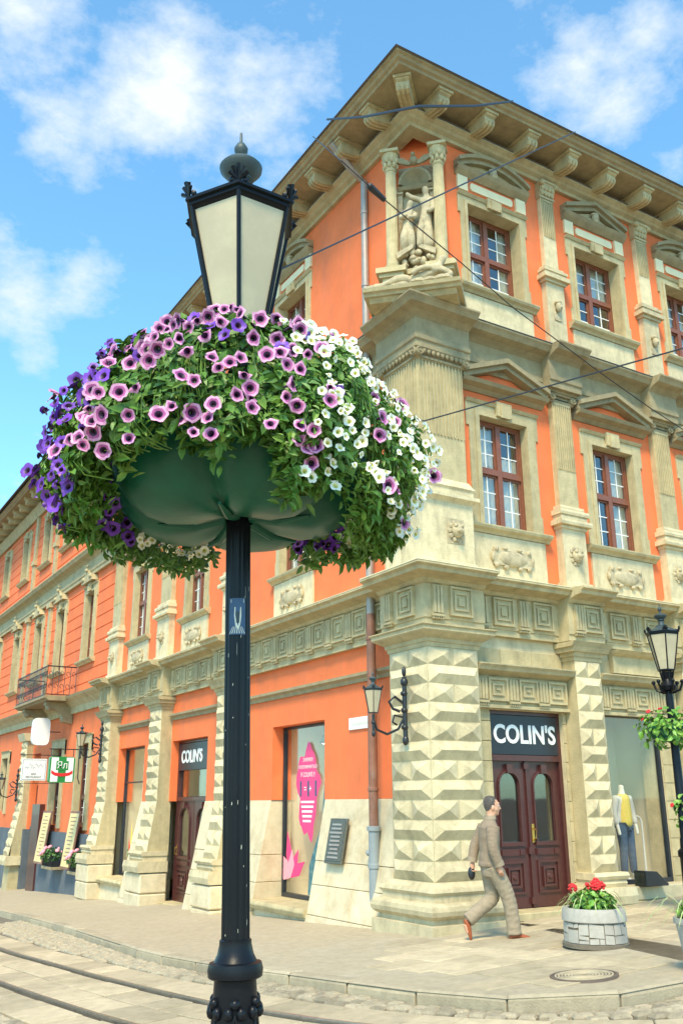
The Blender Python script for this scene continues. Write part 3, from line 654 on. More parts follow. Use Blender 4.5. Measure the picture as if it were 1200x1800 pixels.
W1 = sash_window(1.12, 2.02); W2 = sash_window(1.3, 1.78, .5); W3 = sash_window(1.0, 2.25); W4 = sash_window(1.0, 1.9)
def put_window(W, rot, u, z, d, parent=B, cur=None):
    o = place(W[0], 'window', parent, rot, fl(u, d, z, rot))
    for pane, bars in W[1]: place(pane, 'pane', o); place(bars, 'glazing_bars', o)
    place(W[2], 'interior', o)
    w_, h_ = W[3], W[4]
    for c in (cur or []):
        u0, u1, z0, z1 = c; place(curtain_mesh(u0*w_, u1*w_, z0*h_, z1*h_, 3), 'curtain', o)
    return o
curts = [[(-.48, .05, .0, 1), (.15, .48, .0, .7)], [(-.48, -.25, 0, 1), (.2, .48, 0, 1)], [(-.48, .48, .0, .7)], [(-.48, .1, .0, 1), (.3, .48, 0, 1)], [(-.48, .48, .55, 1)]]
def surround(rot, uc, z0, z1, hw, D, w_=.24, ear=.07, key=True, matn='stone', parent=B):
    m = MB()
    pr = lambda: None
    for s in (-1, 1):
        a, b = (uc+s*hw, uc+s*(hw+w_)); a, b = min(a, b), max(a, b)
        m.fb(a, b, -.35, D+.03, z0, z1+w_); i0, i1 = (uc+s*hw, uc+s*(hw+w_*.45)); m.fb(min(i0, i1)+.004, max(i0, i1)-.004, D+.03, D+.055, z0, z1+w_*.4)
        e0, e1 = uc+s*(hw+w_), uc+s*(hw+w_+ear); m.fb(min(e0, e1), max(e0, e1), -.3, D+.028, z1-.22, z1+w_)
        e0, e1 = uc+s*(hw+w_), uc+s*(hw+w_+.04); m.fb(min(e0, e1), max(e0, e1), -.3, D+.026, z0, z0+.32)
    m.fb(uc-hw, uc+hw, -.35, D+.03, z1, z1+w_); m.fb(uc-hw-w_*.4, uc+hw+w_*.4, D+.03, D+.053, z1+.004, z1+w_*.42)
    m.prof(uc-hw-w_-ear, uc+hw+w_+ear, [(-.3, z1+w_), (D+.05, z1+w_), (D+.09, z1+w_+.05), (-.3, z1+w_+.06)])
    if key: m.fb(uc-.17, uc+.17, D+.05, D+.1, z1+.05, z1+w_+.1); m.fb(uc-.1, uc+.1, D+.1, D+.13, z1+.02, z1+w_+.05)
    return m.build('window_surround', matn, parent, rot)
def sill(rot, uc, z, hw, D, matn='stone', parent=B):
    return MB().prof(uc-hw, uc+hw, [(-.3, z-.14), (D+.05, z-.14), (D+.08, z-.1), (D+.14, z-.07), (D+.16, z-.03), (D+.16, z-.01), (-.3, z+.012)]).build('sill', matn, parent, rot)
def scroll_cartouche(rot, uc, z, D, parent=B):
    m = MB(); m.fb(uc-.42, uc+.42, D, D+.04, z-.13, z+.13); m.ball((uc, -D-.03, z), .2, 1.7, .25, .65, 16, 7)
    for s in (-1, 1):
        for zz in (-.14, .14): m.ball((uc+s*.36, -D-.04, z+zz), .05, 1, .8, 1, 8, 5); m.ball((uc+s*.16, -D-.04, z+zz*1.15), .04, 1.4, .8, .8, 8, 5)
        m.ball((uc+s*.44, -D-.03, z), .06, .6, .7, 1.4, 8, 5)
    return m.build('cartouche', 'stone_carved', parent, rot, smooth=True)
def tri_pediment(rot, uc, z, hw, ht, D, dp=.26, face='head', fill='orange', parent=B):
    m = MB(); m.prof(uc-hw, uc+hw, [(-.3, z-.12), (D+.03, z-.12), (D+.1, z-.06), (D+dp-.04, z-.03), (D+dp, z+.03), (-.3, z+.04)])
    for s in (-1, 1):
        n_ = math.hypot(hw, ht); pts = [(0, 0), (0, .13)]; 
        for (d0, d1, k0, k1) in ((-.3, D+dp+.02, .07, .16), (-.3, D+dp-.05, -.02, .07)):
            q = [(uc+s*hw, z+.04+k0), (uc+s*hw, z+.04+k1), (uc, z+.04+ht+k1), (uc, z+.04+ht+k0)]; m.prism(q if s < 0 else q[::-1], -d1, -d0)
    p = m.build('pediment', 'stone_dark', parent, rot)
    MB().prism([(uc-hw+.1, z+.042), (uc+hw-.1, z+.042), (uc, z+ht)], -(D+.03), .3).build('tympanum', fill, p, rot)
    if face: head_orn(rot, uc, z+ht*.42, D+.06, p)
    return p
def head_orn(rot, uc, z, D, p):
    h = MB().ball((uc, -D-.06, z), .1, .85, .8, 1.15, 10, 7).ball((uc, -D-.14, z-.01), .02, 1, 1, 1.5, 6, 4).ball((uc, -D-.05, z+.1), .09, 1.1, .8, .5, 8, 5)
    for s in (-1, 1):
        for k in range(4): h.ball((uc+s*(.14+.11*k), -D-.02, z-.05-.012*k), .062-.008*k, 1.3, .6, .8, 8, 5)
    h.build('ornament', 'stone_carved', p, rot, smooth=True)
def seg_pediment(rot, uc, z, hw, ht, D, dp=.26, parent=B):
    m = MB(); m.prof(uc-hw, uc+hw, [(-.3, z-.12), (D+.03, z-.12), (D+.1, z-.06), (D+dp-.04, z-.03), (D+dp, z+.03), (-.3, z+.04)])
    n = 16; arc = lambda k, o: (uc-hw+2*hw*k/n, z+.04+o+ht*(1-((2*k/n-1)**2)))
    for (d1, k0, k1) in ((D+dp+.02, .06, .14), (D+dp-.05, -.03, .06)):
        for k in range(n): q = [arc(k, k0), arc(k+1, k0), arc(k+1, k1), arc(k, k1)]; m.prism(q, -d1, .3)
    p = m.build('pediment', 'stone_dark', parent, rot)
    MB().prism([(uc-hw+.08, z+.042)] + [(x, zz-.03) for x, zz in [arc(k, 0) for k in range(1, n)]] + [(uc+hw-.08, z+.042)], -(D+.02), .3).build('tympanum', 'stone', p, rot)
    head_orn(rot, uc, z+ht*.42, D+.05, p); return p
for rot, cs in ((0, CR_), (LEFT, CL_)):
    for i, uc in enumerate(cs):
        wd_ = -.36 if rot == 0 else -.33; put_window(W1, rot, uc, 6.15, wd_, B, curts[i % 5]); put_window(W2, rot, uc, 10.62, wd_, B, curts[(i+3) % 5])
        D = -.22; surround(rot, uc, 6.16, 8.15, .545, D, .22, .06); sill(rot, uc, 6.15, .9, D)
        MB().fb(uc-.8, uc+.8, -.3, D+.04, 5.22, 6.0).build('apron', 'stone_pale', B, rot); scroll_cartouche(rot, uc, 5.62, D+.04)
        tri_pediment(rot, uc, 8.70, .98, .38, D, .26, None)
        D = -.12; surround(rot, uc, 10.63, 12.38, .635, D, .16, .05, matn='stone'); sill(rot, uc, 10.62, .92, D)
        MB().fb(uc-.84, uc+.84, -.3, D+.03, 9.86, 10.47).build('apron', 'stone_pale', B, rot)
        for s in (-1, 1): MB().fb(uc+s*.72-.12, uc+s*.72+.12, -.3, D+.05, 12.655, 12.96).build('panel_pier', 'plaster_cream', B, rot)
        MB().prism([(uc-.52, 12.76), (uc-.48, 12.72), (uc+.48, 12.72), (uc+.52, 12.76), (uc+.52, 12.85), (uc+.48, 12.89), (uc-.48, 12.89), (uc-.52, 12.85)], -(D+.035), .3).build('name_panel', 'plaster_cream', B, rot)
        (seg_pediment if i % 2 == 0 else tri_pediment)(*((rot, uc, 13.08, .88, .27, D, .17) if i % 2 == 0 else (rot, uc, 13.08, .88, .32, D, .17, 'head', 'stone')))
# --- roof cornice on brackets
CORN = [(-.3, 13.99), (.70, 13.99), (.72, 14.03), (.77, 14.05), (.80, 14.09), (.85, 14.11), (.85, 14.14), (-.3, 14.2)]
for rot, a, b, m0, m1 in ((0, 0, UR, 1, 0), (LEFT, UL, 0, 0, 1)):
    MB().prof(a, b, CORN, m0, m1).build('roof_cornice', 'stone_dark', B, rot)
    MB().prof(a, b, [(.74, 14.155), (.87, 14.135), (.88, 14.145), (.88, 14.16), (.74, 14.18)], m0, m1).build('gutter', 'roof_metal', B, rot)
    MB().prof(a, b, [(-.3, 13.56), (-.04, 13.56), (-.02, 13.62), (.05, 13.66), (.08, 13.7), (.16, 13.75), (.16, 13.78), (-.3, 13.82)], m0, m1).build('frieze_moulding', 'stone', B, rot)
    MB().prof(a, b, [(-.3, 13.825), (.16, 13.782), (.175, 13.782), (.175, 13.795), (-.3, 13.835)], m0, m1).build('moulding_flashing', 'roof_metal', B, rot)
m = MB(); pr = [(-.1, 14.0), (-.1, 13.77), (.15, 13.74), (.35, 13.7), (.48, 13.69), (.56, 13.72), (.59, 13.79), (.58, 13.87), (.63, 13.9), (.63, 14.0)]
m.prof(-.12, .12, pr)
for u in (-.08, 0, .08): m.prof(u-.02, u+.02, [(.0, 13.76), (.15, 13.725), (.35, 13.68), (.5, 13.67), (.58, 13.71), (.61, 13.79), (.56, 13.8), (.3, 13.76)])
m.fb(-.16, .16, -.1, .66, 13.93, 13.985); CORB = m.mesh('cornice_bracket', 'stone')
for k in range(14): 
    if .36+k*1.065 < UR: place(CORB, 'cornice_bracket', B, 0, fl(.36+k*1.065, 0, 0, 0))
for k in range(15): place(CORB, 'cornice_bracket', B, LEFT, fl(-.5-k*1.04, 0, 0, LEFT))
place(CORB, 'cornice_bracket', B, -math.pi/4, fl(0, .1, 0, -math.pi/4))
hole = MB(); hole.lathe([(.11, 0), (.13, .02), (.1, .025), (.095, -.02)], 16); HM = hole.xf(Matrix.Rotation(math.pi/2, 4, 'X')).mesh('attic_vent', 'plaster_cream', True)
for k in range(1, 13, 2): place(HM, 'attic_vent', B, 0, fl(.36+(k+.5)*1.065, -.12, 13.83, 0))
# --- chamfered corner of the upper storey, shelf and sculpture niche
DG = -math.pi/4
MB().add([(.9, .12, 9.6), (.12, .9, 9.6), (.12, .9, 14), (.9, .12, 14)], [(0, 1, 2, 3)]).build('corner_wall', 'orange', B)
S = thing('corner_sculpture', 'weathered stone sculpture group in a shell niche with two columns on the building corner', 'sculpture', (0, 0, 0))
m = MB(); sh = [(-.8, 9.8), (-.85, 9.86), (-.85, 9.93), (-.8, 9.95)]
m.prof(-.82, .82, [(-.8, 9.84), (.36, 9.84), (.38, 9.88), (.43, 9.9), (.45, 9.96), (-.8, 9.97)]); m.prof(-.74, .74, [(-.8, 9.76), (.26, 9.76), (.32, 9.838), (-.8, 9.838)]); m.build('shelf', 'stone', S, DG)
# stepped plinth that breaks forward under the columns
m = MB()
for (o, z0, z1) in ((.0, 9.98, 10.55), (.05, 10.55, 10.62), (.1, 10.62, 10.72)):
    m.fb(-.58-o, .58+o, -.9, -.42+o, z0, z1)
    for s in (-1, 1): m.fb(s*.44-.17-o, s*.44+.17+o, -.9, -.27+o, z0+.002, z1+.003)
m.build('plinth', 'stone', S, DG)
for s in (-1, 1):
    c = MB(); c.lathe([(.15, 10.73), (.155, 10.78), (.13, 10.8), (.14, 10.86), (.115, 10.88)], 20); c.lathe([(.112, 10.88), (.112, 11.3)], 20)
    c.lathe([(.112, 11.3), (.105, 12.0), (.095, 12.85)], 40, mod=lambda a, r, z: (r-(.008 if int(a/6.2832*40+.5) % 2 else 0), z)); c.lathe([(.1, 12.85), (.115, 12.88), (.1, 12.91), (.1, 13.0), (.16, 13.2), (.15, 13.22)], 16)
    for z, r in ((12.98, .115), (13.08, .125)):
        for k in range(8): a = k*.785+(.39 if z > 13 else 0); c.ball((r*math.cos(a), r*math.sin(a), z), .045, .9, .9, 1.5, 6, 5)
    c.fb(-.17, .17, -.17, .17, 13.22, 13.28); c.move((s*.44, .42, 0)); c.build('column', 'stone', S, DG, smooth=True)
nb = MB(); nb.fb(-.33, .33, -.74, -.66, 10.7, 13.1)
for s in (-1, 1): nb.fb(s*.3-.045, s*.3+.045, -.66, -.56, 10.7, 12.45); nb.fb(s*.32-.08, s*.32+.08, -.66, -.52, 12.45, 12.55)
nb.build('niche', 'stone_carved', S, DG)
shl = MB(); n = 18; vs = []
for i in range(7):
    for k in range(n+1):
        a = math.pi*k/n; r = .27*(i/6); dd = -.64+.2*(i/6)**2 + (.018 if k % 2 else 0)*(i/6); vs.append((r*math.cos(a), -dd, 12.6+r*math.sin(a)*1.05))
shl.add(vs, [(i*(n+1)+k, i*(n+1)+k+1, (i+1)*(n+1)+k+1, (i+1)*(n+1)+k) for i in range(6) for k in range(n)]); shl.prof(-.33, .33, [(-.66, 12.5), (-.5, 12.5), (-.46, 12.56), (-.66, 12.6)])
for k in range(n): a0, a1 = math.pi*k/n, math.pi*(k+1)/n; shl.prism([(.26*math.cos(a0), 12.6+.275*math.sin(a0)), (.26*math.cos(a1), 12.6+.275*math.sin(a1)), (.31*math.cos(a1), 12.6+.325*math.sin(a1)), (.31*math.cos(a0), 12.6+.325*math.sin(a0))][::-1], .44, .64)
shl.build('shell', 'stone_dark', S, DG, smooth=True)
def sfig(name, J, E, par=S, rot=DG, matn='stone_carved', sub=2): return skin(name, {k: (v[0], -v[1], *v[2:]) for k, v in J.items()}, E, matn, par, sub, rot=rot)
zz = 11.12; D0 = -.45
sfig('standing_figure', {'pel': (.19, D0, zz+.72, .13, .12), 'che': (.2, D0, zz+1.0, .13, .11), 'nek': (.2, D0, zz+1.17, .05), 'hd': (.19, D0+.02, zz+1.24, .075), 'top': (.19, D0+.02, zz+1.34, .06), 'kn': (.19, D0+.03, zz+.38, .12, .11), 'ft': (.19, D0, zz, .15, .12),
    'sl': (.08, D0, zz+1.09, .065), 'el': (-.06, D0+.08, zz+1.1, .05), 'ha': (-.16, D0+.1, zz+1.2, .04), 'sr': (.3, D0, zz+1.08, .065), 'er': (.33, D0+.05, zz+.82, .055), 'hr': (.22, D0+.14, zz+.72, .045), 'l2': (.08, D0+.1, zz+.35, .07), 'f2': (.06, D0+.12, zz+.02, .055)},
    [('pel', 'che'), ('che', 'nek'), ('nek', 'hd'), ('hd', 'top'), ('pel', 'kn'), ('kn', 'ft'), ('che', 'sl'), ('sl', 'el'), ('el', 'ha'), ('che', 'sr'), ('sr', 'er'), ('er', 'hr'), ('pel', 'l2'), ('l2', 'f2')])
sfig('kneeling_figure', {'pel': (-.15, D0+.02, zz+.5, .12, .11), 'che': (-.13, D0+.03, zz+.76, .12, .11), 'nek': (-.11, D0+.05, zz+.9, .05), 'hd': (-.09, D0+.07, zz+.97, .07), 'top': (-.08, D0+.07, zz+1.05, .055), 'kl': (-.2, D0+.14, zz+.26, .09), 'fl': (-.2, D0+.02, zz, .08), 'kr': (-.08, D0+.14, zz+.24, .08), 'fr': (-.09, D0+.04, zz, .08),
    'sl': (-.24, D0+.03, zz+.82, .06), 'el': (-.26, D0+.12, zz+.66, .05), 'hl': (-.13, D0+.2, zz+.68, .04), 'sr': (-.02, D0+.04, zz+.8, .06), 'er': (.0, D0+.14, zz+.64, .05), 'hr': (-.12, D0+.19, zz+.62, .04)},
    [('pel', 'che'), ('che', 'nek'), ('nek', 'hd'), ('hd', 'top'), ('pel', 'kl'), ('kl', 'fl'), ('pel', 'kr'), ('kr', 'fr'), ('che', 'sl'), ('sl', 'el'), ('el', 'hl'), ('che', 'sr'), ('sr', 'er'), ('er', 'hr')])
zr = 10.02
sfig('reclining_figure', {'pel': (.12, .12, zr+.16, .13, .12), 'che': (.36, .1, zr+.33, .14, .11), 'nek': (.46, .06, zr+.46, .05), 'hd': (.5, .05, zr+.55, .075), 'top': (.52, .05, zr+.63, .06), 'kl': (-.22, .2, zr+.2, .085), 'al': (-.55, .2, zr+.08, .06), 'tl': (-.68, .22, zr+.1, .05), 'kr': (-.2, .05, zr+.12, .09), 'ar': (-.5, .08, zr+.06, .06), 'tr': (-.62, .1, zr+.08, .045),
    'sl': (.3, .2, zr+.36, .06), 'el': (.12, .26, zr+.3, .05), 'hl': (-.02, .26, zr+.22, .04), 'sr': (.5, .1, zr+.34, .065), 'er': (.66, .14, zr+.18, .055), 'hr': (.52, .24, zr+.1, .045)},
    [('pel', 'che'), ('che', 'nek'), ('nek', 'hd'), ('hd', 'top'), ('pel', 'kl'), ('kl', 'al'), ('al', 'tl'), ('pel', 'kr'), ('kr', 'ar'), ('ar', 'tr'), ('che', 'sl'), ('sl', 'el'), ('el', 'hl'), ('che', 'sr'), ('sr', 'er'), ('er', 'hr')])
m = MB(); random.seed(3)
for k in range(26): m.ball((random.uniform(-.75, .7), -random.uniform(.0, .3), zr+random.uniform(0, .07)), random.uniform(.04, .1), 1.6, 1, .6, 8, 5)
m.build('drapery', 'stone_carved', S, DG, smooth=True)
m = MB()
for k in range(30): m.ball((random.uniform(-.26, .3), random.uniform(.34, .5), 10.75+random.uniform(0, .38)), random.uniform(.035, .075), 1, 1, random.uniform(.7, 1.6), 7, 5)
for s in (-1, 1): m.prism([(s*.34, 10.95), (s*.05, 11.12), (s*.05, 11.2), (s*.36, 11.06)][::s], .3, .7)
m.build('cartouche', 'stone_carved', S, DG, smooth=True)
m = MB(); m.ball((0, .38, 13.02), .08, 1, 1.2, 1.2, 10, 7).ball((0, .3, 13.1), .045, 1, 1.3, 1, 8, 5)
for s in (-1, 1): m.prism([(s*.04, 12.98), (s*.2, 13.1), (s*.38, 13.12), (s*.36, 13.06), (s*.22, 12.98), (s*.08, 12.93)][::s], .36, .41)
m.build('eagle', 'stone_dark', S, DG, smooth=True)
# ------------------------------------------------------------------ neighbouring house up the street
NB = thing('neighbour_house', 'orange terraced house with grooved plaster, tall windows and an iron balcony, far left', 'building')
Y0, Y1 = -44., -15.95
nw = [-18.6, -22.1, -25.3, -28.9, -32.6, -36.3, -40.0]
mid = [(c-.5, c+.5, 6.2, 8.45) for c in nw]; upw = [(c-.5, c+.5, 10.9, 12.8) for c in nw]; gw = [(-18.65, -17.45, 1.1, 3.55), (-21.6, -20.4, 1.1, 3.55), (-24.4, -23.4, -1.5, 3.5)] + [(c-.55, c+.55, 1.5, 3.55) for c in nw[3:]]
gr = [5.45+.4*k for k in range(9)]
wall('wall', 'orange', LEFT, Y0, Y1, 5.0, 9.2, mid, -.22, .4, NB, gr); wall('wall', 'orange', LEFT, Y0, Y1, 9.6, 13.8, upw, -.22, .4, NB, [9.9+.4*k for k in range(9)]); wall('wall', 'orange', LEFT, Y0, Y1, .9, 5.0, [h for h in gw if h[2] > 0]+[(-24.4, -23.4, .9, 3.5)], -.22, .4, NB)
wall('plinth_wall', 'dark_plinth', LEFT, Y0, Y1, -3, .9, [(-24.4, -23.4, -3, .9)], -.1, .35, NB)
m = MB(); m.box(8, 8.3, 16, 44, -3, 14); m.box(.2, 8, 43.8, 44, -3, 14); m.box(.2, 8, 15.96, 16.1, -3, 14); m.build('rear_wall', 'plaster_cream', NB)
m = MB(); m.add([(-1, 16, 14.16), (8.3, 16, 14.16), (8.3, 44, 14.16), (-1, 44, 14.16), (3.6, 16, 16.6), (3.6, 44, 16.6)], [(0,3,5,4), (1,4,5,2), (0,4,1), (2,5,3)]); m.build('roof', 'roof_metal', NB)
MB().prof(Y0, Y1, CORN).build('roof_cornice', 'stone_dark', NB, LEFT); MB().prof(Y0, Y1, [(-.3, 13.3), (-.1, 13.3), (.05, 13.6), (.1, 13.66), (-.3, 13.72)]).build('frieze_moulding', 'stone', NB, LEFT)
for k in range(26): place(CORB, 'cornice_bracket', NB, LEFT, fl(-16.4-k*1.04, -.08, 0, LEFT))
MB().prof(Y0, Y1, shift(ENT2, -.1)).build('string_course', 'stone', NB, LEFT); MB().prof(Y0, Y1, [(-.3, 4.55), (-.12, 4.55), (-.1, 4.75), (.05, 4.9), (.2, 5.0), (.24, 5.06), (-.3, 5.12)]).build('string_course', 'stone', NB, LEFT)
for i, c in enumerate(nw):
    put_window(W3, LEFT, c, 6.2, -.36, NB, curts[(i+1) % 5]); put_window(W4, LEFT, c, 10.9, -.36, NB, curts[i % 5])
    surround(LEFT, c, 6.21, 8.43, .475, -.2, .22, .05, matn='stone', parent=NB); sill(LEFT, c, 6.2, .85, -.2, parent=NB)
    surround(LEFT, c, 10.91, 12.78, .475, -.2, .22, .05, matn='stone', parent=NB); sill(LEFT, c, 10.9, .85, -.2, parent=NB)
    m = MB(); m.prism([(c-.6, 8.75), (c+.6, 8.75), (c+.5, 8.95), (c+.2, 9.02), (c, 9.2), (c-.2, 9.02), (c-.5, 8.95)], .0, .3); m.ball((c, -.02, 9.15), .07).ball((c, 0, 9.3), .05)
    for s in (-1, 1): m.ball((c+s*.4, 0, 8.9), .09, 1.4, .7, .9)
    m.build('window_crest', 'stone', NB, LEFT, smooth=True)
    if i < 6: 
        u = (c + nw[i+1])/2
        if i in (1, 2): m = MB(); m.fb(u-.16, u+.16, -.3, -.12, 9.7, 13.3); m.fb(u-.22, u+.22, -.3, -.07, 11.2, 11.4); m.build('pilaster', 'stone', NB, LEFT); m = MB(); m.fb(u-.16, u+.16, -.3, -.12, 5.1, 8.95); m.fb(u-.22, u+.22, -.3, -.07, 6.3, 6.5); m.fb(u-.24, u+.24, -.3, -.05, 8.8, 8.98); m.build('pilaster', 'stone', NB, LEFT)
gwin = sash_window(1.1, 2.4, .35, 2, 3, wood='dark_wood')
for (a, b, z0, z1) in gw[:2]+gw[3:]:
    surround(LEFT, (a+b)/2, z0-.1, z1-.02, (b-a)/2-.02, -.2, .24, .0, False, parent=NB)
    o = put_window(gwin, LEFT, (a+b)/2, z0, -.36, NB, [])
# diamond pilaster of the neighbour and the doorway beside it
m = MB(); m.prof(-25.4, -24.6, [(-.35, -3), (.3, -3), (.22, .5), (0, 1.8), (0, 4.2), (-.35, 4.2)]); p3 = m.build('pilaster', 'stone', NB, LEFT)
rusticate(p3, LEFT, -25.4, -24.6, 1.8, 3.99, 8, 0); rusticate(p3, LEFT, -25.4, -24.6, .0, 1.8, 6, 0, tilt=lambda z: ((1.8-z)*.169, -.167))
m = MB(); m.prof(-25.55, -24.45, [(-.3, -.3), (.42, -.3), (.45, -.15), (.42, 0), (-.3, 0)]); m.prof(-25.5, -24.5, [(-.3, 3.98), (.1, 3.98), (.2, 4.25), (-.3, 4.25)]); m.build('base', 'stone_pale', p3, LEFT)
MB().fb(-24.4, -23.4, -.5, -.42, -1.6, 2.4).build('door', 'dark_wood', NB, LEFT)
MB().fb(-24.4, -23.4, -.5, -.45, 2.42, 3.5).build('door_fanlight', 'glass', NB, LEFT)
dk = MB().fb(-23.2, -22.2, -.36, -.04, -1.7, 1.75); dk.build('door', 'dark_wood', NB, LEFT)
# balcony
m = MB(); m.prof(-23.4, -19.2, [(-.2, 4.93), (.75, 4.93), (.8, 4.98), (.88, 5.0), (.88, 5.08), (-.2, 5.1)]); bal = m.build('balcony', 'stone_dark', NB, LEFT)
for u in (-19.8, -22.7):
    m = MB(); m.prof(u-.16, u+.16, [(-.2, 4.92), (.7, 4.92), (.7, 4.82), (.5, 4.7), (.3, 4.66), (.15, 4.5), (.1, 4.3), (-.2, 4.25)]); m.ball((u, -.55, 4.76), .13, 1.4, 1, 1).ball((u, -.05, 4.4), .12, 1.5, 1, 1); m.build('balcony_bracket', 'stone_dark', bal, LEFT, smooth=True)
def rail_panel(m, u0, u1, d0, d1, z0, z1):
    n = max(2, int(math.hypot(u1-u0, d1-d0)/.16)); P_ = lambda t, z: (u0+(u1-u0)*t, -(d0+(d1-d0)*t), z)
    m.tube([P_(0, z1), P_(1, z1)], .022, 6); m.tube([P_(0, z0), P_(1, z0)], .016, 6)
    for k in range(n+1):
        t = k/n; m.tube([P_(t, z0), P_(t, z1)], .01, 5)
        if k < n:
            t1 = (k+1)/n; tm = (t+t1)/2; cz = (z0+z1)/2
            for s in (.28, -.28):
                pts = []
                for q in range(9): a = q/8*5.2; r = .07*(1-q/11); pts.append(P_(tm+(t1-t)*.5*math.cos(a)*r/.07*.8, cz+s*(z1-z0)*.8+math.sin(a)*r*1.6))
                m.tube(pts, .008, 4)
m = MB(); rail_panel(m, -23.35, -19.25, .83, .83, 5.12, 6.02); rail_panel(m, -19.25, -19.25, .83, -.1, 5.12, 6.02); rail_panel(m, -23.35, -23.35, .83, -.1, 5.12, 6.02); m.build('railing', 'black_iron', bal, LEFT)
# ------------------------------------------------------------------ shop fronts
def arched_leaf(u0, u1, z0, z1, d, par, rot, handle=None):
    """one door leaf with arched light, carved panels; returns the leaf"""
    c = (u0+u1)/2; w_ = u1-u0; m = MB(); zg0, zg1 = z0+(z1-z0)*.44, z1-.17; gw_ = w_*.29
    n = 12; arc = [(c+gw_*math.cos(math.pi*k/n), zg1-gw_+gw_*math.sin(math.pi*k/n)) for k in range(n+1)]
    m.fb(u0, c-gw_, d-.05, d, z0, z1); m.fb(c+gw_, u1, d-.05, d, z0, z1); m.fb(c-gw_, c+gw_, d-.05, d, z0, zg0)
    for k in range(n):
        (a, za), (b, zb) = arc[k+1], arc[k]; m.prism([(a, za), (b, zb), (b, z1), (a, z1)], -d, -d+.05)
    t = .03
    for k in range(n): (a, za), (b, zb) = arc[k+1], arc[k]; q = lambda x, z: (c+(x-c)*1.14, (zg1-gw_)+(z-(zg1-gw_))*1.14); m.prism([(a, za), (b, zb), q(b, zb), q(a, za)], -d-.03, -d)
    for s in (-1, 1): e0, e1 = c+s*gw_, c+s*gw_*1.14; m.fb(min(e0, e1), max(e0, e1), d, d+.03, zg0, zg1-gw_)
    m.fb(c-gw_*1.2, c+gw_*1.2, d, d+.04, zg0-.06, zg0); m.fb(c-.06, c+.06, d, d+.06, zg1-.02, zg1+.12)
    m.fb(c-gw_*1.2, c+gw_*1.2, d, d+.02, zg0-.2, zg0-.1)
    for s in (-1, 1): m.fb(c+s*gw_*.9-.045, c+s*gw_*.9+.045, d+.02, d+.035, zg0-.19, zg0-.11)
    pz0, pz1 = z0+.2, zg0-.28
    for k, dd in ((0, .025), (.09, .04)):
        a, b, p0, p1 = c-gw_*1.1+k, c+gw_*1.1-k, pz0+k, pz1-k; t = .035
        m.fb(a, b, d, d+dd, p0, p0+t); m.fb(a, b, d, d+dd, p1-t, p1); m.fb(a, a+t, d, d+dd, p0+t, p1-t); m.fb(b-t, b, d, d+dd, p0+t, p1-t)
    m.fb(c-.07, c+.07, d, d+.03, (pz0+pz1)/2-.09, (pz0+pz1)/2+.09); m.ball((c, -d-.03, (pz0+pz1)/2), .045, 1, .6, 1, 8, 5)
    leaf = m.build('door_leaf', 'dark_wood', par, rot)
    MB().prism([(c-gw_, zg0), (c+gw_, zg0)] + arc, -d+.02, -d+.028).build('pane', 'glass', leaf, rot)
    if handle:
        h = MB(); h.fb(handle-.025, handle+.025, d, d+.012, zg0-.02, zg0+.26); h.tube([(handle, -d-.01, zg0+.2), (handle, -d-.07, zg0+.17), (handle, -d-.07, zg0+.05), (handle, -d-.01, zg0+.02)], .013, 8); h.build('handle', 'brass', leaf, rot, smooth=True)
    return leaf
def door_case(par, rot, u0, u1, z0, zt, z1, d):
    m = MB(); m.fb(u0, u0+.07, d-.08, d+.03, z0, z1); m.fb(u1-.07, u1, d-.08, d+.03, z0, z1); m.fb(u0+.07, u1-.07, d-.08, d+.03, z1-.06, z1); m.fb(u0+.07, u1-.07, d-.08, d+.05, zt-.05, zt+.04); return m
dm = door_case(B, 0, 1.40, 2.96, .17, 2.40, 3.13, -.4); dr = dm.build('shop_door', 'dark_wood', B, 0)
arched_leaf(1.47, 2.17, .18, 2.35, -.42, dr, 0); arched_leaf(2.19, 2.89, .18, 2.35, -.42, dr, 0, 2.27)
mm = MB(); mm.fb(2.165, 2.195, -.42, -.385, .18, 2.35)
for z in (.28, 1.0, 2.28): mm.fb(2.13, 2.23, -.42, -.375, z-.05, z+.05)
mm.build('astragal', 'dark_wood', dr, 0)
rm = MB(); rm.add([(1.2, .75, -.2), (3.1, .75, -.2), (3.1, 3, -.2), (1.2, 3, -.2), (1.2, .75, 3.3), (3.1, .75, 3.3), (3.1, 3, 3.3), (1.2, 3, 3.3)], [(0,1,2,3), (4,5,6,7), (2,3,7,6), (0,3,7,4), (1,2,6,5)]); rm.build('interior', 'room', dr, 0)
sg = thing('shop_sign', "dark blue COLIN'S sign over the arched double door", 'sign', (2.18, .4, 2.45), group='shop signs')
MB().fb(-.71, .71, -.02, .03, 0, .61).build('board', 'sign_dark', sg); t_ = place(text_mesh("COLIN'S", .40, .006, 'lettering', 'white_paint', sx=.9, bold=.025), 'lettering', sg, 0, (0, -.035, .3)); t_.name = 'lettering'
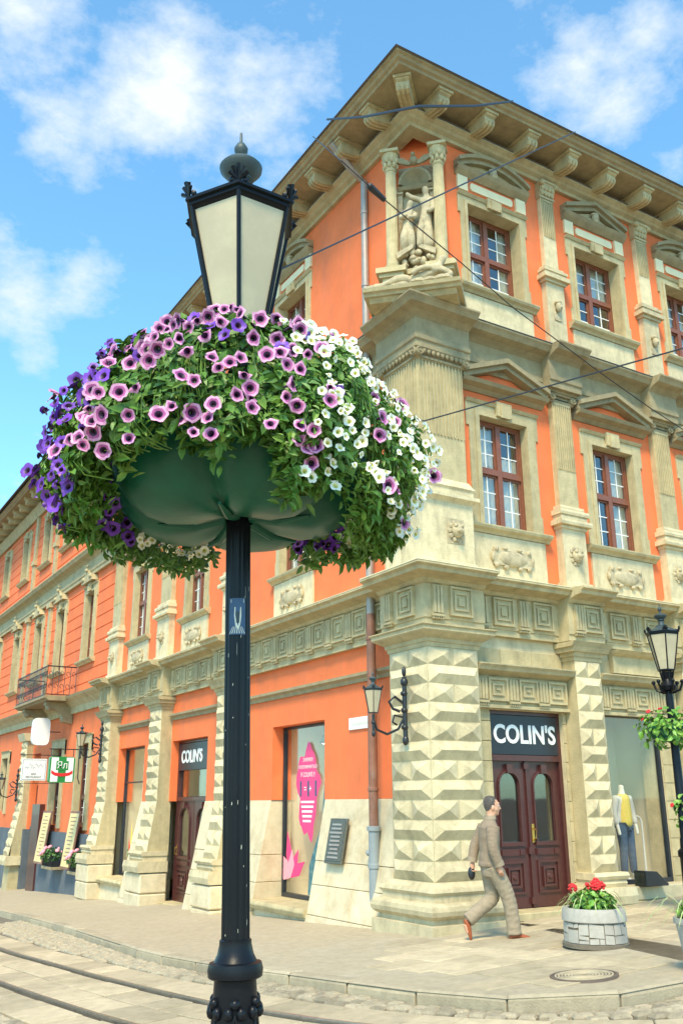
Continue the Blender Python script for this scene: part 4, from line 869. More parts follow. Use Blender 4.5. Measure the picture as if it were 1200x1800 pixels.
# left entrance: open leaf, transom sign
dl = door_case(B, LEFT, -10.93, -8.78, -.44, 1.85, 3.2, -.5).build('side_door', 'dark_wood', B, LEFT)
MB().fb(-10.86, -8.85, -.54, -.535, 1.9, 2.5).build('pane', 'shop_glass', dl, LEFT)
arched_leaf(-10.88, -9.85, -.43, 1.82, -.48, dl, LEFT, -10.75); arched_leaf(-9.83, -8.82, -.43, 1.82, -.48, dl, LEFT)
rm = MB(); rm.add([(-11.1, 1.15, -.6), (-8.6, 1.15, -.6), (-8.6, 3, -.6), (-11.1, 3, -.6), (-11.1, 1.15, 3.3), (-8.6, 1.15, 3.3), (-8.6, 3, 3.3), (-11.1, 3, 3.3)], [(0,1,2,3), (4,5,6,7), (2,3,7,6), (0,3,7,4), (1,2,6,5)]); rm.build('interior', 'shop_wall', dl, LEFT)
sg = thing('shop_sign', "dark COLIN'S sign over the side door behind the lamp post", 'sign', fl(-9.85, -.48, 2.5, LEFT), LEFT, 'shop signs')
MB().fb(-1.0, 1.0, -.02, .03, 0, .62).build('board', 'sign_dark', sg); place(text_mesh("COLIN'S", .40, .006, 'lettering', 'white_paint', sx=.86, bold=.025), 'lettering', sg, 0, (-.18, -.035, .3))
# shop windows
def shopwin(rot, u0, u1, z0, z1, d, depth=1.15, bar=None, back='shop_wall'):
    m = MB(); t = .05; m.fb(u0, u0+t, d-.06, d+.02, z0, z1); m.fb(u1-t, u1, d-.06, d+.02, z0, z1); m.fb(u0+t, u1-t, d-.06, d+.02, z1-t, z1); m.fb(u0+t, u1-t, d-.06, d+.03, z0, z0+.07)
    if bar: m.fb(u0+t, u1-t, d-.05, d+.01, bar-.02, bar+.02)
    o = m.build('shop_window', 'sign_dark', B, rot); MB().fb(u0+t, u1-t, d-.03, d-.02, z0+.07, z1-t).build('pane', 'shop_glass', o, rot)
    a, b, e = -d+.1, -d+depth, .15
    MB().add([(u0-e, a, z0), (u1+e, a, z0), (u1+e, b, z0), (u0-e, b, z0), (u0-e, a, z1+e), (u1+e, a, z1+e), (u1+e, b, z1+e), (u0-e, b, z1+e)], [(0,1,2,3), (4,5,6,7), (2,3,7,6), (0,3,7,4), (1,2,6,5)]).build('display_niche', back, o, rot)
    return o
SW = [shopwin(0, a, b, c, d, -.34) for a, b, c, d in shop_r]
SL = shopwin(LEFT, -5.58, -3.55, .05, 3.17, -.56); SL2 = shopwin(LEFT, -14.9, -12.9, -.1, 3.22, -.5, bar=2.3)
for rot, u, z, par in ((LEFT, -4.75, 2.9, SL), (LEFT, -13.7, 2.95, SL2)):
    m = MB(); m.tube([(u, 1.0, z+.3), (u, 1.0, z+.1)], .015); m.lathe([(.03, z+.1), (.05, z+.06), (.1, z-.06), (.095, z-.07), (.02, z-.02)], 16, (u, 1.0)); m.build('spotlight', 'zinc', par, rot, smooth=True)
    ld = bpy.data.lights.new('spot_bulb', 'SPOT'); ld.energy = 45; ld.spot_size = R_(130); ld.color = (1, .9, .72); ld.shadow_soft_size = .06; lo = bpy.data.objects.new('spot_bulb', ld); col.objects.link(lo); lo.location = fl(u, -1.0, z-.08, rot)
    MB().ball((u, 1.0, z-.05), .06, 1, 1, .5).build('bulb', 'lamp_lit', par, rot, smooth=True)
# decals on the left shop window
def blob(pts, d, name, matn, par, rot): return MB().prism(pts, -d, -d+.003).build(name, matn, par, rot)
po = thing('sale_poster', 'pink paint-splash sale poster with white lettering stuck on the shop window', 'poster', Vector((.553, on_x(541, 1390, .553).y, on_x(541, 1392, .553).z)), LEFT)
pts = []; random.seed(5)
for k in range(36):
    a = 2*math.pi*k/36; r = 1+.10*math.sin(5*a+1)+.07*math.sin(9*a); pts.append((.42*r*math.cos(a)*(1.05 if math.sin(a) > 0 else .85), .82*r*math.sin(a)))
MB().prism(pts, 0, .003).build('splash', 'pink', po)
for body, sz, z in (('ЗНИЖКИ', .1, .58), ('РОЗПОЧИНАЮТЬСЯ', .085, .45), ("У COLIN'S !!", .12, .31), ('=  +', .2, .05)): place(text_mesh(body, sz, .001, 'lettering', 'white_paint', sx=.85), 'lettering', po, 0, (0, -.004, z))
for u in (-.27, .02, .3): MB().fb(u-.03, u+.03, .001, .004, -.08, .2).build('jeans_picture', 'denim', po)
for k in range(5): MB().fb(-.26+.02*k, .24-.03*k, .001, .004, -.2-.085*k, -.16-.085*k).build('text_line', 'white_paint', po)
fp = thing('flower_poster', 'pink lily and blue-green picture across the foot of the shop window', 'poster', Vector((.553, on_x(532, 1500, .553).y, .14)), LEFT)
MB().prism([(.2, 0), (.9, 0), (.92, 1.9), (.8, 2.0), (.7, 1.2), (.45, .85), (.25, .5)], .0, .002).build('sea_picture', 'teal', fp)
for k, (a, l_) in enumerate(((100, .85), (135, .6), (60, .6), (165, .5), (30, .62), (85, .5))):
    a = R_(a); dx, dz = math.cos(a), math.sin(a); px_, pz_ = -dz, dx; c = (-.45, .25)
    MB().prism([(c[0], c[1]), (c[0]+dx*l_*.5+px_*.12, c[1]+dz*l_*.5+pz_*.12), (c[0]+dx*l_, c[1]+dz*l_), (c[0]+dx*l_*.5-px_*.12, c[1]+dz*l_*.5-pz_*.12)], -.004-.001*k, -.002).build('petal', 'pink_light' if k % 2 else 'pink', fp)
fp2 = thing('flower_poster', 'orange and red flower picture at the foot of the far shop window', 'poster', fl(-13.9, -.495, .1, LEFT), LEFT)
for k, (a, l_, mt) in enumerate(((95, 1.2, 'yellow'), (75, .9, 'red'), (110, .8, 'red'), (60, .6, 'pink'), (125, .6, 'green_sign'))):
    a = R_(a); dx, dz = math.cos(a), math.sin(a); MB().prism([(-.1, 0), (-.1+dx*l_*.5-dz*.1, dz*l_*.5+dx*.1), (-.1+dx*l_, dz*l_), (-.1+dx*l_*.5+dz*.1, dz*l_*.5-dx*.1)], -.004-.001*k, -.002).build('petal', mt, fp2)
# mannequin
mq = thing('mannequin', 'headless mannequin in yellow top, pale jacket and jeans in the display window', 'mannequin', (on_y(1105, 1540, .72).x, .72, .43), R_(8))
skin('body', {'pel': (0, 0, .93, .13, .1), 'che': (0, 0, 1.28, .14, .1), 'nk': (0, 0, 1.47, .055), 'nt': (0, 0, 1.58, .05), 'kl': (-.1, -.01, .5, .065), 'fl': (-.12, 0, .07, .04), 'tl': (-.13, -.13, .02, .035), 'kr': (.1, -.03, .5, .065), 'fr': (.13, -.02, .07, .04), 'tr': (.16, -.14, .02, .035), 'hl': (-.1, 0, .88, .095), 'hr': (.1, 0, .88, .095),
  'sl': (-.19, 0, 1.38, .055), 'el': (-.26, .02, 1.1, .045), 'wl': (-.25, -.04, .86, .03), 'gl': (-.24, -.06, .74, .03), 'sr': (.19, 0, 1.38, .055), 'er': (.28, .02, 1.1, .045), 'wr': (.28, -.05, .86, .03), 'gr': (.27, -.07, .74, .03)},
  [('pel', 'che'), ('che', 'nk'), ('nk', 'nt'), ('pel', 'hl'), ('hl', 'kl'), ('kl', 'fl'), ('fl', 'tl'), ('pel', 'hr'), ('hr', 'kr'), ('kr', 'fr'), ('fr', 'tr'), ('che', 'sl'), ('sl', 'el'), ('el', 'wl'), ('wl', 'gl'), ('che', 'sr'), ('sr', 'er'), ('er', 'wr'), ('wr', 'gr')], 'mannequin', mq)
skin('jeans', {'pel': (0, 0, .97, .145, .115), 'hl': (-.1, 0, .86, .105), 'kl': (-.1, -.01, .5, .075), 'fl': (-.12, 0, .1, .065), 'hr': (.1, 0, .86, .105), 'kr': (.1, -.03, .5, .075), 'fr': (.13, -.02, .1, .065)}, [('pel', 'hl'), ('hl', 'kl'), ('kl', 'fl'), ('pel', 'hr'), ('hr', 'kr'), ('kr', 'fr')], 'denim', mq)
skin('top', {'a': (0, -.01, .84, .17, .13), 'b': (0, -.01, 1.15, .155, .13), 'c': (0, -.01, 1.44, .15, .11)}, [('a', 'b'), ('b', 'c')], 'yellow', mq)
skin('jacket', {'b': (0, .035, 1.2, .25, .12), 'a': (0, .035, .86, .26, .12), 'c': (0, .03, 1.44, .22, .11), 'sl': (-.19, .0, 1.39, .075), 'el': (-.265, .02, 1.1, .065), 'wl': (-.255, -.03, .9, .05), 'sr': (.19, 0, 1.39, .075), 'er': (.285, .02, 1.1, .065), 'wr': (.285, -.04, .9, .05)}, [('b', 'a'), ('b', 'c'), ('c', 'sl'), ('sl', 'el'), ('el', 'wl'), ('c', 'sr'), ('sr', 'er'), ('er', 'wr')], 'jacket_grey', mq)
ms = thing('mannequin_stand', 'thin white curved pipe beside the mannequin', 'stand', (on_y(1136, 1540, .8).x, .8, .43)); m = MB(); m.tube([(0, 0, 0), (0, 0, .95), (-.05, 0, 1.03), (-.12, 0, 1.05)], .018, 8); m.lathe([(.12, 0), (.12, .02), (.02, .03)], 16); m.build('pipe', 'white_paint', ms, smooth=True)
fl_ = thing('floodlight', 'black wedge-shaped floodlight lying on the window ledge', 'lamp', (on_y(1140, 1535, -.04).x, -.04, .42))
m = MB(); m.add([(-.22, -.13, .0), (.3, -.13, 0), (.3, .13, 0), (-.22, .13, 0), (-.22, -.13, .24), (-.22, .13, .24), (.05, -.13, .22), (.05, .13, .22), (.3, -.13, .03), (.3, .13, .03)], [(3,2,1,0), (0,4,5,3), (4,6,7,5), (6,8,9,7), (8,1,2,9), (0,1,8,6,4), (3,5,7,9,2)]); m.build('housing', 'black_iron', fl_, bevel=.01)
MB().box(-.23, -.221, -.11, .11, .03, .21).build('lens', 'glass', fl_)
# wall plaques
pq = thing('plaque', 'dark bronze memorial plaque on the battered stone wall', 'plaque', fl(-2.75, -.08, 1.12, LEFT), LEFT); tl_ = math.atan(.2)
o = MB().fb(-.27, .27, 0, .04, -.36, .36).fb(-.23, .23, .04, .05, -.32, .32).build('plate', 'bronze', pq, Euler((-tl_, 0, 0)), bevel=.008)
m = MB(); random.seed(11)
for k in range(9): z = .26-k*.065; w_ = random.uniform(.1, .2); m.fb(-w_, w_, .05, .062, z-.018, z+.012)
m.build('raised_lettering', 'zinc', pq, Euler((-tl_, 0, 0)))
np_ = thing('street_name_plate', 'white enamel street name plate beside the downpipe', 'sign', fl(-2.32, -.3, 3.02, LEFT), LEFT); MB().fb(-.36, .36, .0, .03, -.1, .1).build('plate', 'white_paint', np_, bevel=.006); MB().fb(-.26, .26, .03, .033, -.025, .02).build('lettering', 'cream_paint', np_)
# downpipe with cast shoe
dp = thing('downpipe', 'rust brown rain downpipe with grey cast-iron foot beside the corner pier', 'downpipe', fl(-1.62, -.06, 0, LEFT), LEFT)
yy = zg(0, 1.6)
m = MB(); m.tube([(0, .0, 1.35), (0, .0, 4.75)], .075, 14)
for z in (1.9, 3.3, 4.3): m.lathe([(.078, z), (.088, z+.01), (.088, z+.05), (.078, z+.06)], 14)
m.build('lower_pipe', 'rust_pipe', dp, smooth=True); m = MB(); m.lathe([(.085, yy-.1), (.085, .75), (.1, .76), (.1, .82), (.085, .83), (.085, 1.3), (.11, 1.31), (.11, 1.37), (.08, 1.38)], 14); m.ball((-.12, -.02, .98), .05); m.build('pipe_foot', 'pipe_grey', dp, smooth=True)
m = MB(); m.tube([(0, 0, 4.7), (0, 0, 13.35), (0, -.25, 13.5), (0, -.75, 13.95)], .07, 12)
for z in (6.6, 8.3, 11.0, 12.6): m.lathe([(.072, z), (.082, z+.01), (.082, z+.05), (.072, z+.06)], 12)
m.build('upper_pipe', 'zinc', dp, smooth=True)
# ------------------------------------------------------------------ lanterns
def lantern_parts(par, s, z, sides=6, sub=False, gl='lamp_glass', blk='lamp_black', cap='verdigris'):
    """tapered many-sided lantern; s = half width at the eaves, z = foot height; returns nothing"""
    h = s*2.35; r0, r1 = s*.52, s; a0 = math.pi/sides
    V = lambda k, r, zz: Vector((r*math.cos(a0+2*math.pi*k/sides), r*math.sin(a0+2*math.pi*k/sides), zz))
    f = MB(); f.lathe([(r0*.4, z-.06*s), (r0*1.06, z-.04*s), (r0*1.06, z+.03*s), (r0*.9, z+.05*s)], sides, a0=a0)
    for k in range(sides): f.tube([V(k, r0*1.02, z), V(k, r1*1.02, z+h)], s*.045, 6)
    for k in range(sides):
        f.tube([V(k, r0*.99, z+.03*s), V(k+1, r0*.99, z+.03*s)], s*.04, 4); f.tube([V(k, r1*.98, z+h-.03*s), V(k+1, r1*.98, z+h-.03*s)], s*.05, 4)
        mid_ = (V(k, 1, 0)+V(k+1, 1, 0))*.5
    f.lathe([(r1*.97, z+h-.06*s), (r1*1.08, z+h), (r1*1.08, z+h+.06*s), (r1*1.14, z+h+.08*s), (r1*1.14, z+h+.14*s), (r1*1.02, z+h+.17*s)], sides, a0=a0)
    f.build('lantern_frame', blk, par)
    for k in range(sides):
        q = [V(k, r0*.97, z+.04*s), V(k+1, r0*.97, z+.04*s), V(k+1, r1*.97, z+h-.05*s), V(k, r1*.97, z+h-.05*s)]; c = sum(q, Vector())/4; n_ = Vector((c.x, c.y, 0)).normalized()*.004
        MB().add([v+n_ for v in q]+[v-n_ for v in q], [(0,1,2,3), (7,6,5,4), (0,4,5,1), (1,5,6,2), (2,6,7,3), (3,7,4,0)]).build('pane', gl, par)
    zt = z+h+.16*s
    r = MB(); r.lathe([(r1*1.04, zt), (r1*.9, zt+.1*s), (r1*.55, zt+.26*s), (r1*.4, zt+.33*s)], sides, a0=a0); ro = r.build('lantern_roof', cap, par)
    t = MB(); t.lathe([(r1*.36, zt+.3*s), (r1*.36, zt+.44*s), (r1*.3, zt+.46*s)], sides, a0=a0); zq = zt+.44*s; V_ = 1.45
    t.lathe([(r_*s, zq+z_*s*V_) for r_, z_ in ((.22, 0), (.17, .1), (.16, .2), (.24, .24), (.22, .28), (.3, .32), (.41, .41), (.42, .45), (.36, .5), (.18, .55), (.07, .59), (.06, .65), (.13, .72), (.135, .77), (.08, .84), (.03, .87), (.025, 1.02), (.006, 1.04))], 24); t.build('finial', cap, par, smooth=True)
    for k in range(sides):     # palmette crests on the eaves corners
        c = V(k, r1*1.08, zt); m = MB(); d = Vector((c.x, c.y, 0)).normalized(); tn = Vector((-d.y, d.x, 0))
        for q in range(5): a = -1.0+q*.5; m.tube([c, c+(Vector((0, 0, 1))*math.cos(a)+tn*math.sin(a)*.8+d*.25)*s*(.3-.05*abs(a))], [s*.02, s*.045], 5)
        for q in (-1, 1): m.ball(c+tn*(.12*s*q)-d*.03*s+Vector((0, 0, .03*s)), s*.06, seg=6, rings=4)
        m.build('crest', blk, par, smooth=True)
def wall_lantern(p, rot, lab):
    o = thing('wall_lantern', lab, 'lantern', p, rot, 'wall lanterns on scrolled brackets')
    m = MB(); m.tube([(0, -.05, -.42), (0, -.05, .5)], .035, 10); m.ball((0, -.05, -.44), .05, 1, 1, 1.5).ball((0, -.05, .42), .06, 1, 1, 1.2).ball((0, -.05, .58), .035, 1, 1, 2.2)
    for z in (-.25, .0, .25): m.ball((0, -.06, z), .055, 1, 1, .8)
    m.tube([(0, -.07, .1), (-.04, -.2, .2), (-.05, -.3, .12), (-.04, -.24, .02), (0, -.14, -.02)], .022, 8); m.tube([(0, -.06, -.1), (0, -.18, -.28), (0, -.38, -.36), (0, -.56, -.3), (0, -.62, -.16)], .02, 8)
    m.tube([(0, -.1, -.1), (0, -.24, -.08), (0, -.28, -.18), (0, -.2, -.22)], .016, 8); m.ball((0, -.62, -.36), .03, 1, 1, 1.6).ball((0, -.62, -.2), .035); m.tube([(0, -.62, -.34), (0, -.62, -.08)], .022, 8); m.build('bracket', 'black_iron', o, smooth=True)
    h = bpy.data.objects.new('lantern', None); col.objects.link(h); h.parent = o; h.location = (0, -.62, 0)
    lantern_parts(h, .14, -.06, 6, blk='black_iron', cap='verdigris')
    return o
wall_lantern(fl(-.42, .09, 3.05, LEFT), LEFT, 'black scroll-bracket lantern on the corner pier beside the downpipe')
wall_lantern(fl(-15.3, .09, 3.35, LEFT), LEFT, 'scroll-bracket lantern on the pilaster above the flower boxes')
wall_lantern(fl(-25.0, .1, 2.35, LEFT), LEFT, 'smallest scroll-bracket lantern, far left by the last pilaster')
# the big street lamp with the planter bowl
LX, LY = -6.576, -7.448; LZ = zg(LX, LY)
tocam = math.atan2(CAM.y-LY, CAM.x-LX)
lp = thing('street_lamp', 'tall black fluted street lamp carrying a green flower bowl, in the foreground', 'street lamp', (LX, LY, LZ), group='street lamps')
lean = R_(1.25); ax = Vector((math.cos(tocam), math.sin(tocam), 0)); lp.rotation_euler = Matrix.Rotation(lean, 3, ax).to_euler()
# leaning about the foot: shift so that the shaft still passes where it stands at 1.2 m
sh_ = Matrix.Rotation(lean, 3, ax) @ Vector((0, 0, 1.2)) - Vector((0, 0, 1.2)); lp.location = Vector((LX, LY, LZ)) - sh_
m = MB(); m.lathe([(.2, 0), (.2, .1), (.17, .13), (.165, .3), (.14, .36), (.12, .5), (.1, .8), (.083, 1.03), (.088, 1.06)], 32); bs = m.build('base', 'lamp_black', lp, smooth=True)
for k in range(6):
    a = tocam+k*math.pi/3; d = Vector((math.cos(a), math.sin(a), 0)); t = Vector((-d.y, d.x, 0)); m = MB(); c = d*.092+Vector((0, 0, .93))
    m.ball(c+Vector((0, 0, .035)), .021, seg=8, rings=6)
    for s in (-1, 1): m.ball(c+t*(.024*s)+Vector((0, 0, .002)), .019, 1, 1, 1.3, 8, 6); m.tube([c, c+t*(.02*s)-Vector((0, 0, .1))+d*.004, c+t*(.045*s)-Vector((0, 0, .38))+d*.02], .006, 6)
    m.build('trefoil', 'lamp_black', bs, smooth=True)
m = MB(); m.lathe([(.1, 1.045), (.107, 1.05), (.11, 1.075), (.103, 1.1), (.085, 1.105), (.08, 1.115), (.072, 1.13), (.064, 1.165), (.064, 1.18), (.058, 1.185)], 32); m.build('collar', 'lamp_black', lp, smooth=True)
m = MB(); NF = 16
m.lathe([(.0565, 1.17), (.0555, 2.0), (.0545, 2.95), (.05, 3.3), (.05, 4.0)], NF*6, mod=lambda a, r, z: (r-.0045*(abs(math.sin(a*NF/2))**1.5 if z < 3.2 else 0), z)); m.build('pole', 'lamp_black', lp, smooth=True)
def lobes(a, r, z):
    q = abs(math.sin((a-tocam)*2.5+.55)); k = (1-q)**2.2
    return r*(1-.13*k*(1 if r > .2 else .4)), z+.085*k*(r/.6)
m = MB(); m.lathe([(.06, 2.95), (.1, 2.91), (.2, 2.875), (.33, 2.862), (.43, 2.885), (.5, 2.93), (.555, 3.0), (.59, 3.09), (.605, 3.2), (.6, 3.33), (.57, 3.34), (.55, 3.2), (.3, 3.1)], 120, mod=lobes); m.build('planter_bowl', 'green_bowl', lp, smooth=True)
for k in range(5):
    a = tocam + (k*math.pi*2 - 1.1)/5 + math.pi/5*0; m = MB(); d = Vector((math.cos(a), math.sin(a), 0)); m.tube([d*.07+Vector((0, 0, 2.93)), d*.2+Vector((0, 0, 2.885)), d*.36+Vector((0, 0, 2.89))], [.03, .02, .008], 8); m.build('rib', 'green_bowl', lp, smooth=True)
m = MB(); m.lathe([(.1, 3.24), (.5, 3.28), (.56, 3.24)], 24); m.build('soil', 'soil', lp)
lh = bpy.data.objects.new('lantern', None); col.objects.link(lh); lh.parent = lp; lh.rotation_euler = (0, 0, tocam+R_(-32)); 
lantern_parts(lh, .262, 3.88, 6)
MB().box(-.012, .012, -.285, -.255, 4.5, 4.53).build('lamp_latch', 'lamp_black', lh)
st = MB(); 
for k in range(9):
    a0, a1 = tocam+R_(-38+k*8), tocam+R_(-30+k*8); r = .0585; st.add([(r*math.cos(a0), r*math.sin(a0), 2.39), (r*math.cos(a1), r*math.sin(a1), 2.39), (r*math.cos(a1), r*math.sin(a1), 2.55), (r*math.cos(a0), r*math.sin(a0), 2.55)], [(0,1,2,3)])
sticker = st.build('sticker', 'denim', lp); sticker['label'] = 'torn blue sticker with a white crest'
def curved(pts, r=.0593): return [(r*math.cos(tocam+R_(a)), r*math.sin(tocam+R_(a)), z) for a, z in pts]
st = MB(); st.add(curved([(-14, 2.51), (14, 2.51), (15, 2.47), (10, 2.43), (0, 2.41), (-10, 2.43), (-15, 2.47)]), [(0, 1, 2, 3, 4, 5, 6)])
for k in range(7): a = -36+k*11; st.add(curved([(a-2, 2.395), (a+2, 2.395), (a*.55+1, 2.425), (a*.55-1, 2.425)], .0592), [(0, 1, 2, 3)])
st.add(curved([(-30, 2.53), (26, 2.53), (26, 2.545), (-30, 2.545)]), [(0, 1, 2, 3)]); st.build('sticker_print', 'cream_paint', sticker)
st = MB(); st.add(curved([(-9, 2.49), (9, 2.49), (6, 2.44), (-6, 2.44)], .0598), [(0, 1, 2, 3)]); st.build('sticker_emblem', 'sign_dark', sticker)
ch = MB(); rc = random.Random(5)
for k in range(24):
    a = rc.uniform(-60, 60); z = rc.uniform(1.2, 2.8); w_ = rc.uniform(.5, 1.6); h_ = rc.uniform(.002, .012)*(2.5 if rc.random() < .15 else 1); ch.add(curved([(a-w_, z-h_), (a+w_*.6, z-h_*.7), (a+w_, z+h_), (a-w_*.4, z+h_*.8)], .0572), [(0, 1, 2, 3)])
tag(ch.build('paint_chips', 'cream_paint', lp), None, None, kind='stuff')
# far lamp at the right edge with its own hanging greenery
q = on_ground(1219, 1612); fp_ = thing('street_lamp', 'slim black street lamp at the right edge of the picture', 'street lamp', q, group='street lamps')
m = MB(); m.lathe([(.16, -.05), (.16, .12), (.12, .16), (.1, .3), (.1, .75), (.12, .78), (.12, .84), (.08, .88), (.075, 1.0), (.065, 1.02), (.055, 2.9), (.05, 3.1)], 20); m.build('pole', 'lamp_black', fp_, smooth=True)
m = MB(); m.lathe([(.05, 3.02), (.1, 3.04), (.12, 3.1), (.09, 3.14), (.06, 3.2), (.09, 3.3)], 16)
for k in range(6): a = k*1.047; m.tube([(.06*math.cos(a), .06*math.sin(a), 3.0), (.16*math.cos(a), .16*math.sin(a), 3.04), (.2*math.cos(a), .2*math.sin(a), 3.14)], .018, 6); m.ball((.2*math.cos(a), .2*math.sin(a), 3.16), .03, seg=8, rings=5)
for k in range(6): a = k*1.047; m.tube([(.07*math.cos(a), .07*math.sin(a), 3.18), (.1*math.cos(a), .1*math.sin(a), 3.34)], .012, 5)
m.build('collar', 'lamp_black', fp_, smooth=True)
lh2 = bpy.data.objects.new('lantern', None); col.objects.link(lh2); lh2.parent = fp_; lh2.rotation_euler = (0, 0, R_(20)); lantern_parts(lh2, .225, 3.33, 6)
m = MB(); m.lathe([(.06, 2.3), (.3, 2.35), (.36, 2.5), (.34, 2.52), (.05, 2.5)], 24); m.build('planter_bowl', 'green_bowl', fp_, smooth=True)
# ------------------------------------------------------------------ plants
def leaf_mesh(l_, w_, matn, fold=.25):
    m = MB(); pts = [(0, 0, 0), (l_*.3, w_*.45, w_*fold), (l_*.65, w_*.42, w_*fold*.8), (l_, 0, -w_*.15), (l_*.65, -w_*.42, w_*fold*.8), (l_*.3, -w_*.45, w_*fold), (l_*.4, 0, 0)]
    m.add(pts, [(0, 6, 1), (1, 6, 2), (2, 6, 3), (3, 6, 4), (4, 6, 5), (5, 6, 0)]); return m
def orient(n_, spin):
    """matrix whose Z is n_ with a spin about it"""
    return n_.to_track_quat('Z', 'Y').to_matrix().to_4x4() @ Matrix.Rotation(spin, 4, 'Z')
def petunia(r, mats, deep=.5, sd=0, fold=0.):
    """five-lobed trumpet opening along +Z; material slots rim, middle, heart"""
    rg = random.Random(sd); wob = [rg.uniform(-1, 1) for _ in range(20)]; m = MB(); n = 20; rings = [(1.0, 0.0, 0), (.72, -.05, 0), (.42, -.12, 1), (.2, -.3, 2), (.1, -.75, 2)]; vs = []
    for fr, dz, mi in rings:
        for k in range(n):
            a = 2*math.pi*k/n; lob = 1 - (.14*(abs(math.cos(2.5*a))**3) if fr > .5 else 0); wv = (.06*math.sin(5*a)+.11*wob[k]-fold*abs(math.sin(a))*.8) if fr > .9 else (-fold*abs(math.sin(a))*.35 if fr > .6 else 0); lob *= 1+.07*wob[(k*7) % 20]*(fr > .6)-fold*.35*abs(math.sin(a))*(fr > .6)
            vs.append((r*fr*lob*math.cos(a), r*fr*lob*math.sin(a), r*(dz*deep*2+wv)))
    for i in range(len(rings)-1):
        m.add([], []); o = 0
        for k in range(n): m.f.append((i*n+k, i*n+(k+1) % n, (i+1)*n+(k+1) % n, (i+1)*n+k)); m.m.append(rings[i+1][2])
    m.v = [tuple(v) for v in vs]; return m.mesh('flower', mats, True)
PK = ('petal_pink', 'petal_mid', 'petal_heart'); VI = ('petal_violet', 'petal_violet', 'petal_heart'); WH = ('petal_white', 'petal_white', 'petal_throat')
FP = [petunia(.037, PK, .5, 1), petunia(.035, PK, .6, 2), petunia(.034, PK, .8, 3, .35), petunia(.031, PK, 1., 4, .8), petunia(.036, PK, .45, 5)]
FV = [petunia(.037, VI, .5, 6), petunia(.035, VI, .7, 7, .3), petunia(.033, VI, .9, 8, .7), petunia(.036, VI, .5, 9)]
FW_ = [petunia(.025, WH, .6, 10), petunia(.023, WH, .8, 11, .3), petunia(.024, WH, .5, 12), petunia(.021, WH, 1., 13, .7)]
LT = [leaf_mesh(.062, .03, 'leaf'), leaf_mesh(.048, .022, 'leaf'), leaf_mesh(.042, .015, 'leaf')]
LTm = [l_.mesh('leaf', 'leaf') for l_ in LT]
tc2 = Vector((math.cos(tocam), math.sin(tocam), 0)); rt2 = Vector((-tc2.y, tc2.x, 0))
if rt2.dot(CR) < 0: rt2 = -rt2
SHELL = [(.12, 3.76), (.36, 3.75), (.56, 3.63), (.72, 3.42), (.81, 3.2), (.81, 3.02), (.75, 2.9), (.68, 2.82)]
def shell_pt(t):
    f = t*(len(SHELL)-1); i = min(int(f), len(SHELL)-2); f -= i; a, b = SHELL[i], SHELL[i+1]; return a[0]+(b[0]-a[0])*f, a[1]+(b[1]-a[1])*f
LC = Vector((LX, LY, LZ)) - Vector((rt2.x, rt2.y, 0))*.045
def at_phi(phi, r, z): return LC + (tc2*math.cos(phi) + rt2*math.sin(phi))*r + Vector((0, 0, z))
def zmin(phi):
    d = math.degrees(phi); base = 2.93
    if 40 < d < 130: base = 2.93 - .2*math.sin((d-40)/90*math.pi)
    if -52 < d < 12: base = 3.05
    if d < -100: base = 2.86
    return base + .045*math.sin(d*.21) + .035*math.sin(d*.53+1)
def bump(phi, t): return 1 + .05*math.sin(phi*7+t*9) + .045*math.sin(phi*13-t*17+1)
